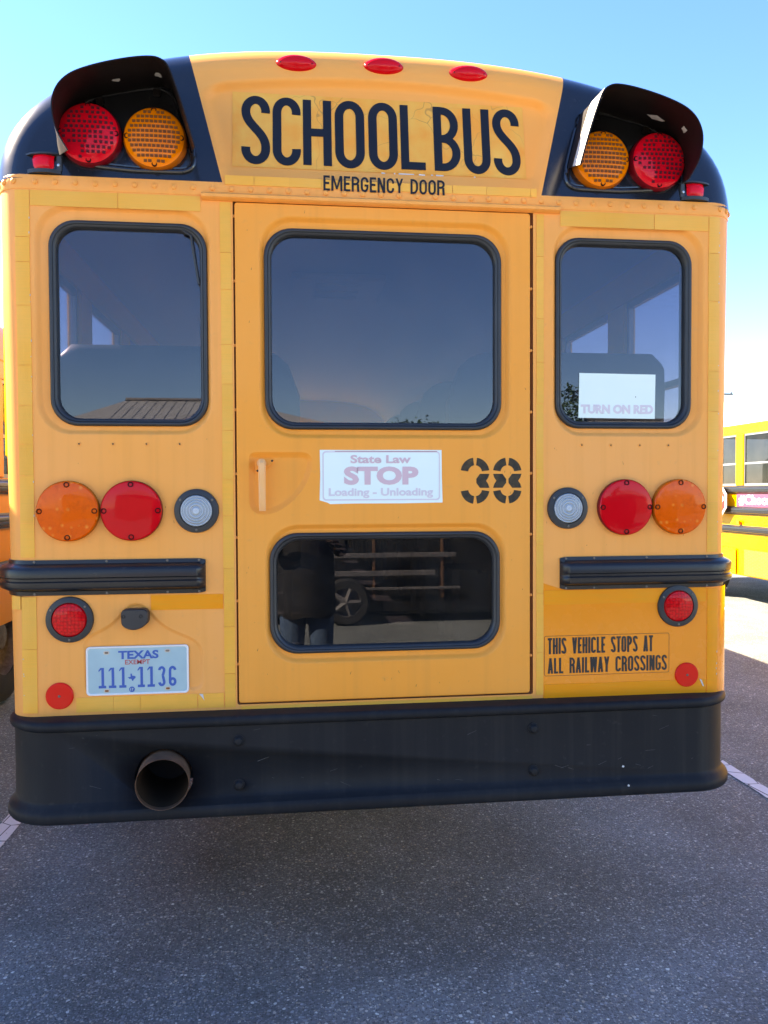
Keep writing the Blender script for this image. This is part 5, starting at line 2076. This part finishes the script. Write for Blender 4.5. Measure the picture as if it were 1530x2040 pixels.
def tree(label, x_, y_, h_, r_, seed):
    t_ = thing('tree', label, 'tree', (x_, y_, 0), 'trees behind the photographer')
    r2 = random.Random(seed)
    tk = MB()
    tk.tube([(0, 0, 0), (.05, 0, h_ * .35), (0, .05, h_ * .7)], [.18, .13, .05], 8)
    for k in range(6):
        a = r2.uniform(0, 6.28)
        z0 = h_ * r2.uniform(.35, .55)
        tk.tube([(0, 0, z0), (r_ * .6 * math.cos(a), r_ * .6 * math.sin(a), z0 + h_ * .22)], [.06, .02], 6)
    part('trunk', tk, MT['bark'], t_)
    lf = MB()
    clumps = [(r2.gauss(0, r_ * .45), r2.gauss(0, r_ * .45), h_ * r2.uniform(.5, .93), r2.uniform(.25, .5) * r_) for _ in range(22)]
    for cx, cy, cz, cr_ in clumps:
        for _ in range(85):
            v = Vector((r2.gauss(0, 1), r2.gauss(0, 1), r2.gauss(0, .8))).normalized() * cr_ * r2.uniform(.4, 1)
            p_ = Vector((cx, cy, cz)) + v
            u_ = Vector((r2.uniform(-1, 1), r2.uniform(-1, 1), r2.uniform(-.6, .6))).normalized() * .10
            w_ = u_.cross(Vector((r2.uniform(-1, 1), r2.uniform(-1, 1), 1))).normalized() * .05
            lf.add([p_ - u_, p_ + w_, p_ + u_, p_ - w_], [(0, 1, 2, 3)])
    part('crown', lf, MT['leaf'], t_, False)['kind'] = 'stuff'
tree('bushy tree mirrored at the foot of the door window', 4.6, -29, 4.55, 1.4, 4)
tree('broad tree mirrored in the corner of the right rear window', 8.6, -23, 5.0, 1.3, 9)

# ------------------------------------------------------------------ the photographer
def person():
    P_ = thing('person', 'person in a dark shirt and blue jeans taking the photograph, mirrored in the door', 'person', (-.21, -2.86, 0))
    V, Ed, Rad = [], [], []
    def v(x_, y_, z_, r_):
        V.append((x_, y_, z_)); Rad.append(r_)
        return len(V) - 1
    def chain(start, pts):
        i0 = start
        for p_ in pts:
            i1 = v(*p_)
            Ed.append((i0, i1))
            i0 = i1
        return i0
    pel = v(0, 0, .92, (.165, .115))
    ch = chain(pel, [(0, 0, 1.06, (.150, .105)), (0, -.01, 1.22, (.165, .115)), (0, -.01, 1.36, (.165, .105))])
    nk = chain(ch, [(0, .0, 1.46, (.062, .062)), (0, .02, 1.53, (.060, .062))])
    chain(nk, [(0, .035, 1.60, (.078, .092)), (0, .035, 1.68, (.078, .095)), (0, .03, 1.735, (.055, .065))])
    for s_ in (-1, 1):
        chain(pel, [(s_ * .092, 0, .80, (.112, .112)), (s_ * .10, .02, .48, (.085, .085)), (s_ * .11, -.01, .14, (.065, .07)), (s_ * .12, 0, .06, (.045, .05)), (s_ * .13, .12, .035, (.042, .032)), (s_ * .135, .19, .03, (.036, .025))])
        hd_ = chain(ch, [(s_ * .17, -.01, 1.38, (.062, .062)), (s_ * .235, .03, 1.22, (.052, .052)), (s_ * .23, .12, 1.13, (.044, .044)), (s_ * .12 - .05, .31, 1.36, (.032, .030)), (s_ * .075 - .07, .365, 1.43, (.030, .022)), (s_ * .060 - .075, .375, 1.48, (.034, .016))])
        for k in range(4):
            zz_ = 1.455 + k * .021
            chain(hd_, [(s_ * .050 - .08, .392, zz_ + .01, (.0085, .0085)), (s_ * .036 - .082, .405, zz_ + .012, (.008, .008)), (s_ * (.022 + .003 * abs(k - 1.5)) - .084, .405, zz_ + .012, (.007, .007))])
        chain(hd_, [(s_ * .058 - .08, .365, 1.52, (.010, .010)), (s_ * .040 - .082, .372, 1.545, (.009, .009))])
    me = bpy.data.meshes.new('body')
    me.from_pydata(V, Ed, [])
    ob = bpy.data.objects.new('body', me)
    COL.objects.link(ob)
    sk = ob.modifiers.new('skin', 'SKIN')
    for i, r_ in enumerate(Rad):
        me.skin_vertices[0].data[i].radius = r_ if isinstance(r_, tuple) else (r_, r_)
    me.skin_vertices[0].data[0].use_root = True
    sb = ob.modifiers.new('sub', 'SUBSURF')
    sb.levels = 2
    sb.render_levels = 2
    bpy.context.view_layer.update()
    out = bpy.data.meshes.new_from_object(ob.evaluated_get(bpy.context.evaluated_depsgraph_get()))
    bpy.data.objects.remove(ob)
    for m in ('shirt', 'jeans', 'skin', 'phone'):
        out.materials.append(MT[m])
    for f in out.polygons:
        c = f.center
        f.use_smooth = True
        if c.z > 1.47 and c.y < .2: f.material_index = 2
        elif c.y > .24: f.material_index = 2
        elif c.z > .80: f.material_index = 0
        elif c.z > .10: f.material_index = 1
        else: f.material_index = 3
    body = link('body', out, P_)
    sh_ = MB()
    rings = []
    for z_, a, b in ((.70, .200, .150), (.78, .200, .148), (.95, .195, .142), (1.10, .190, .138), (1.24, .195, .142), (1.36, .185, .130)):
        rings.append([(a * math.cos(2 * PI * k / 36) * (1 + .03 * math.sin(5 * k)), b * math.sin(2 * PI * k / 36) * (1 + .03 * math.cos(7 * k)) - .005, z_ + .01 * math.sin(k * .9)) for k in range(36)])
    sh_.loft(rings)
    part('shirt', sh_, MT['shirt'], P_)
    hr = MB()
    rings = []
    for k in range(9):
        a = math.radians(90 * k / 8)
        rings.append([(.094 * math.cos(a) * math.cos(t_), .008 + .110 * math.cos(a) * math.sin(t_) * (1.0 if math.sin(t_) < 0 else .82), 1.665 + .105 * math.sin(a) - (.07 if math.sin(t_) < .1 and k == 0 else 0)) for t_ in [2 * PI * q / 28 for q in range(28)]])
    hr.loft(rings, True)
    part('hair', hr, MT['hair'], P_)
    fc = MB()
    fc.tube([(0, .128, 1.655), (0, .150, 1.625), (0, .130, 1.618)], [.008, .014, .010], 8)
    part('nose', fc, MT['skin'], P_)
    for s_ in (-1, 1):
        e_ = MB()
        e_.lathe([(0, .010), (.010, .006), (.013, 0), (.010, -.006), (0, -.010)], 12)
        part('eye', e_, MT['stop_white'], P_, True, (s_ * .032, .115, 1.655))
        er = MB()
        er.tube([(s_ * .082, .02, 1.675), (s_ * .094, .015, 1.650), (s_ * .082, .02, 1.615)], [.008, .013, .008], 8)
        part('ear', er, MT['skin'], P_)
    mo = MB()
    mo.tube([(-.025, .124, 1.590), (0, .131, 1.587), (.025, .124, 1.590)], [.003, .006, .003], 8)
    part('mouth', mo, plain('lips', (.35, .12, .10), .5), P_)
    return P_
person()
ph = MB()
ph.bbox(-.034, .034, -.004, .004, -.068, .068, .003)
phone = part('phone', ph, MT['phone'], None, False, (-.297, -2.440, 1.515))
tag(phone, 'black phone held up in the hands of the photographer', 'phone')

print('objects', len(bpy.data.objects))
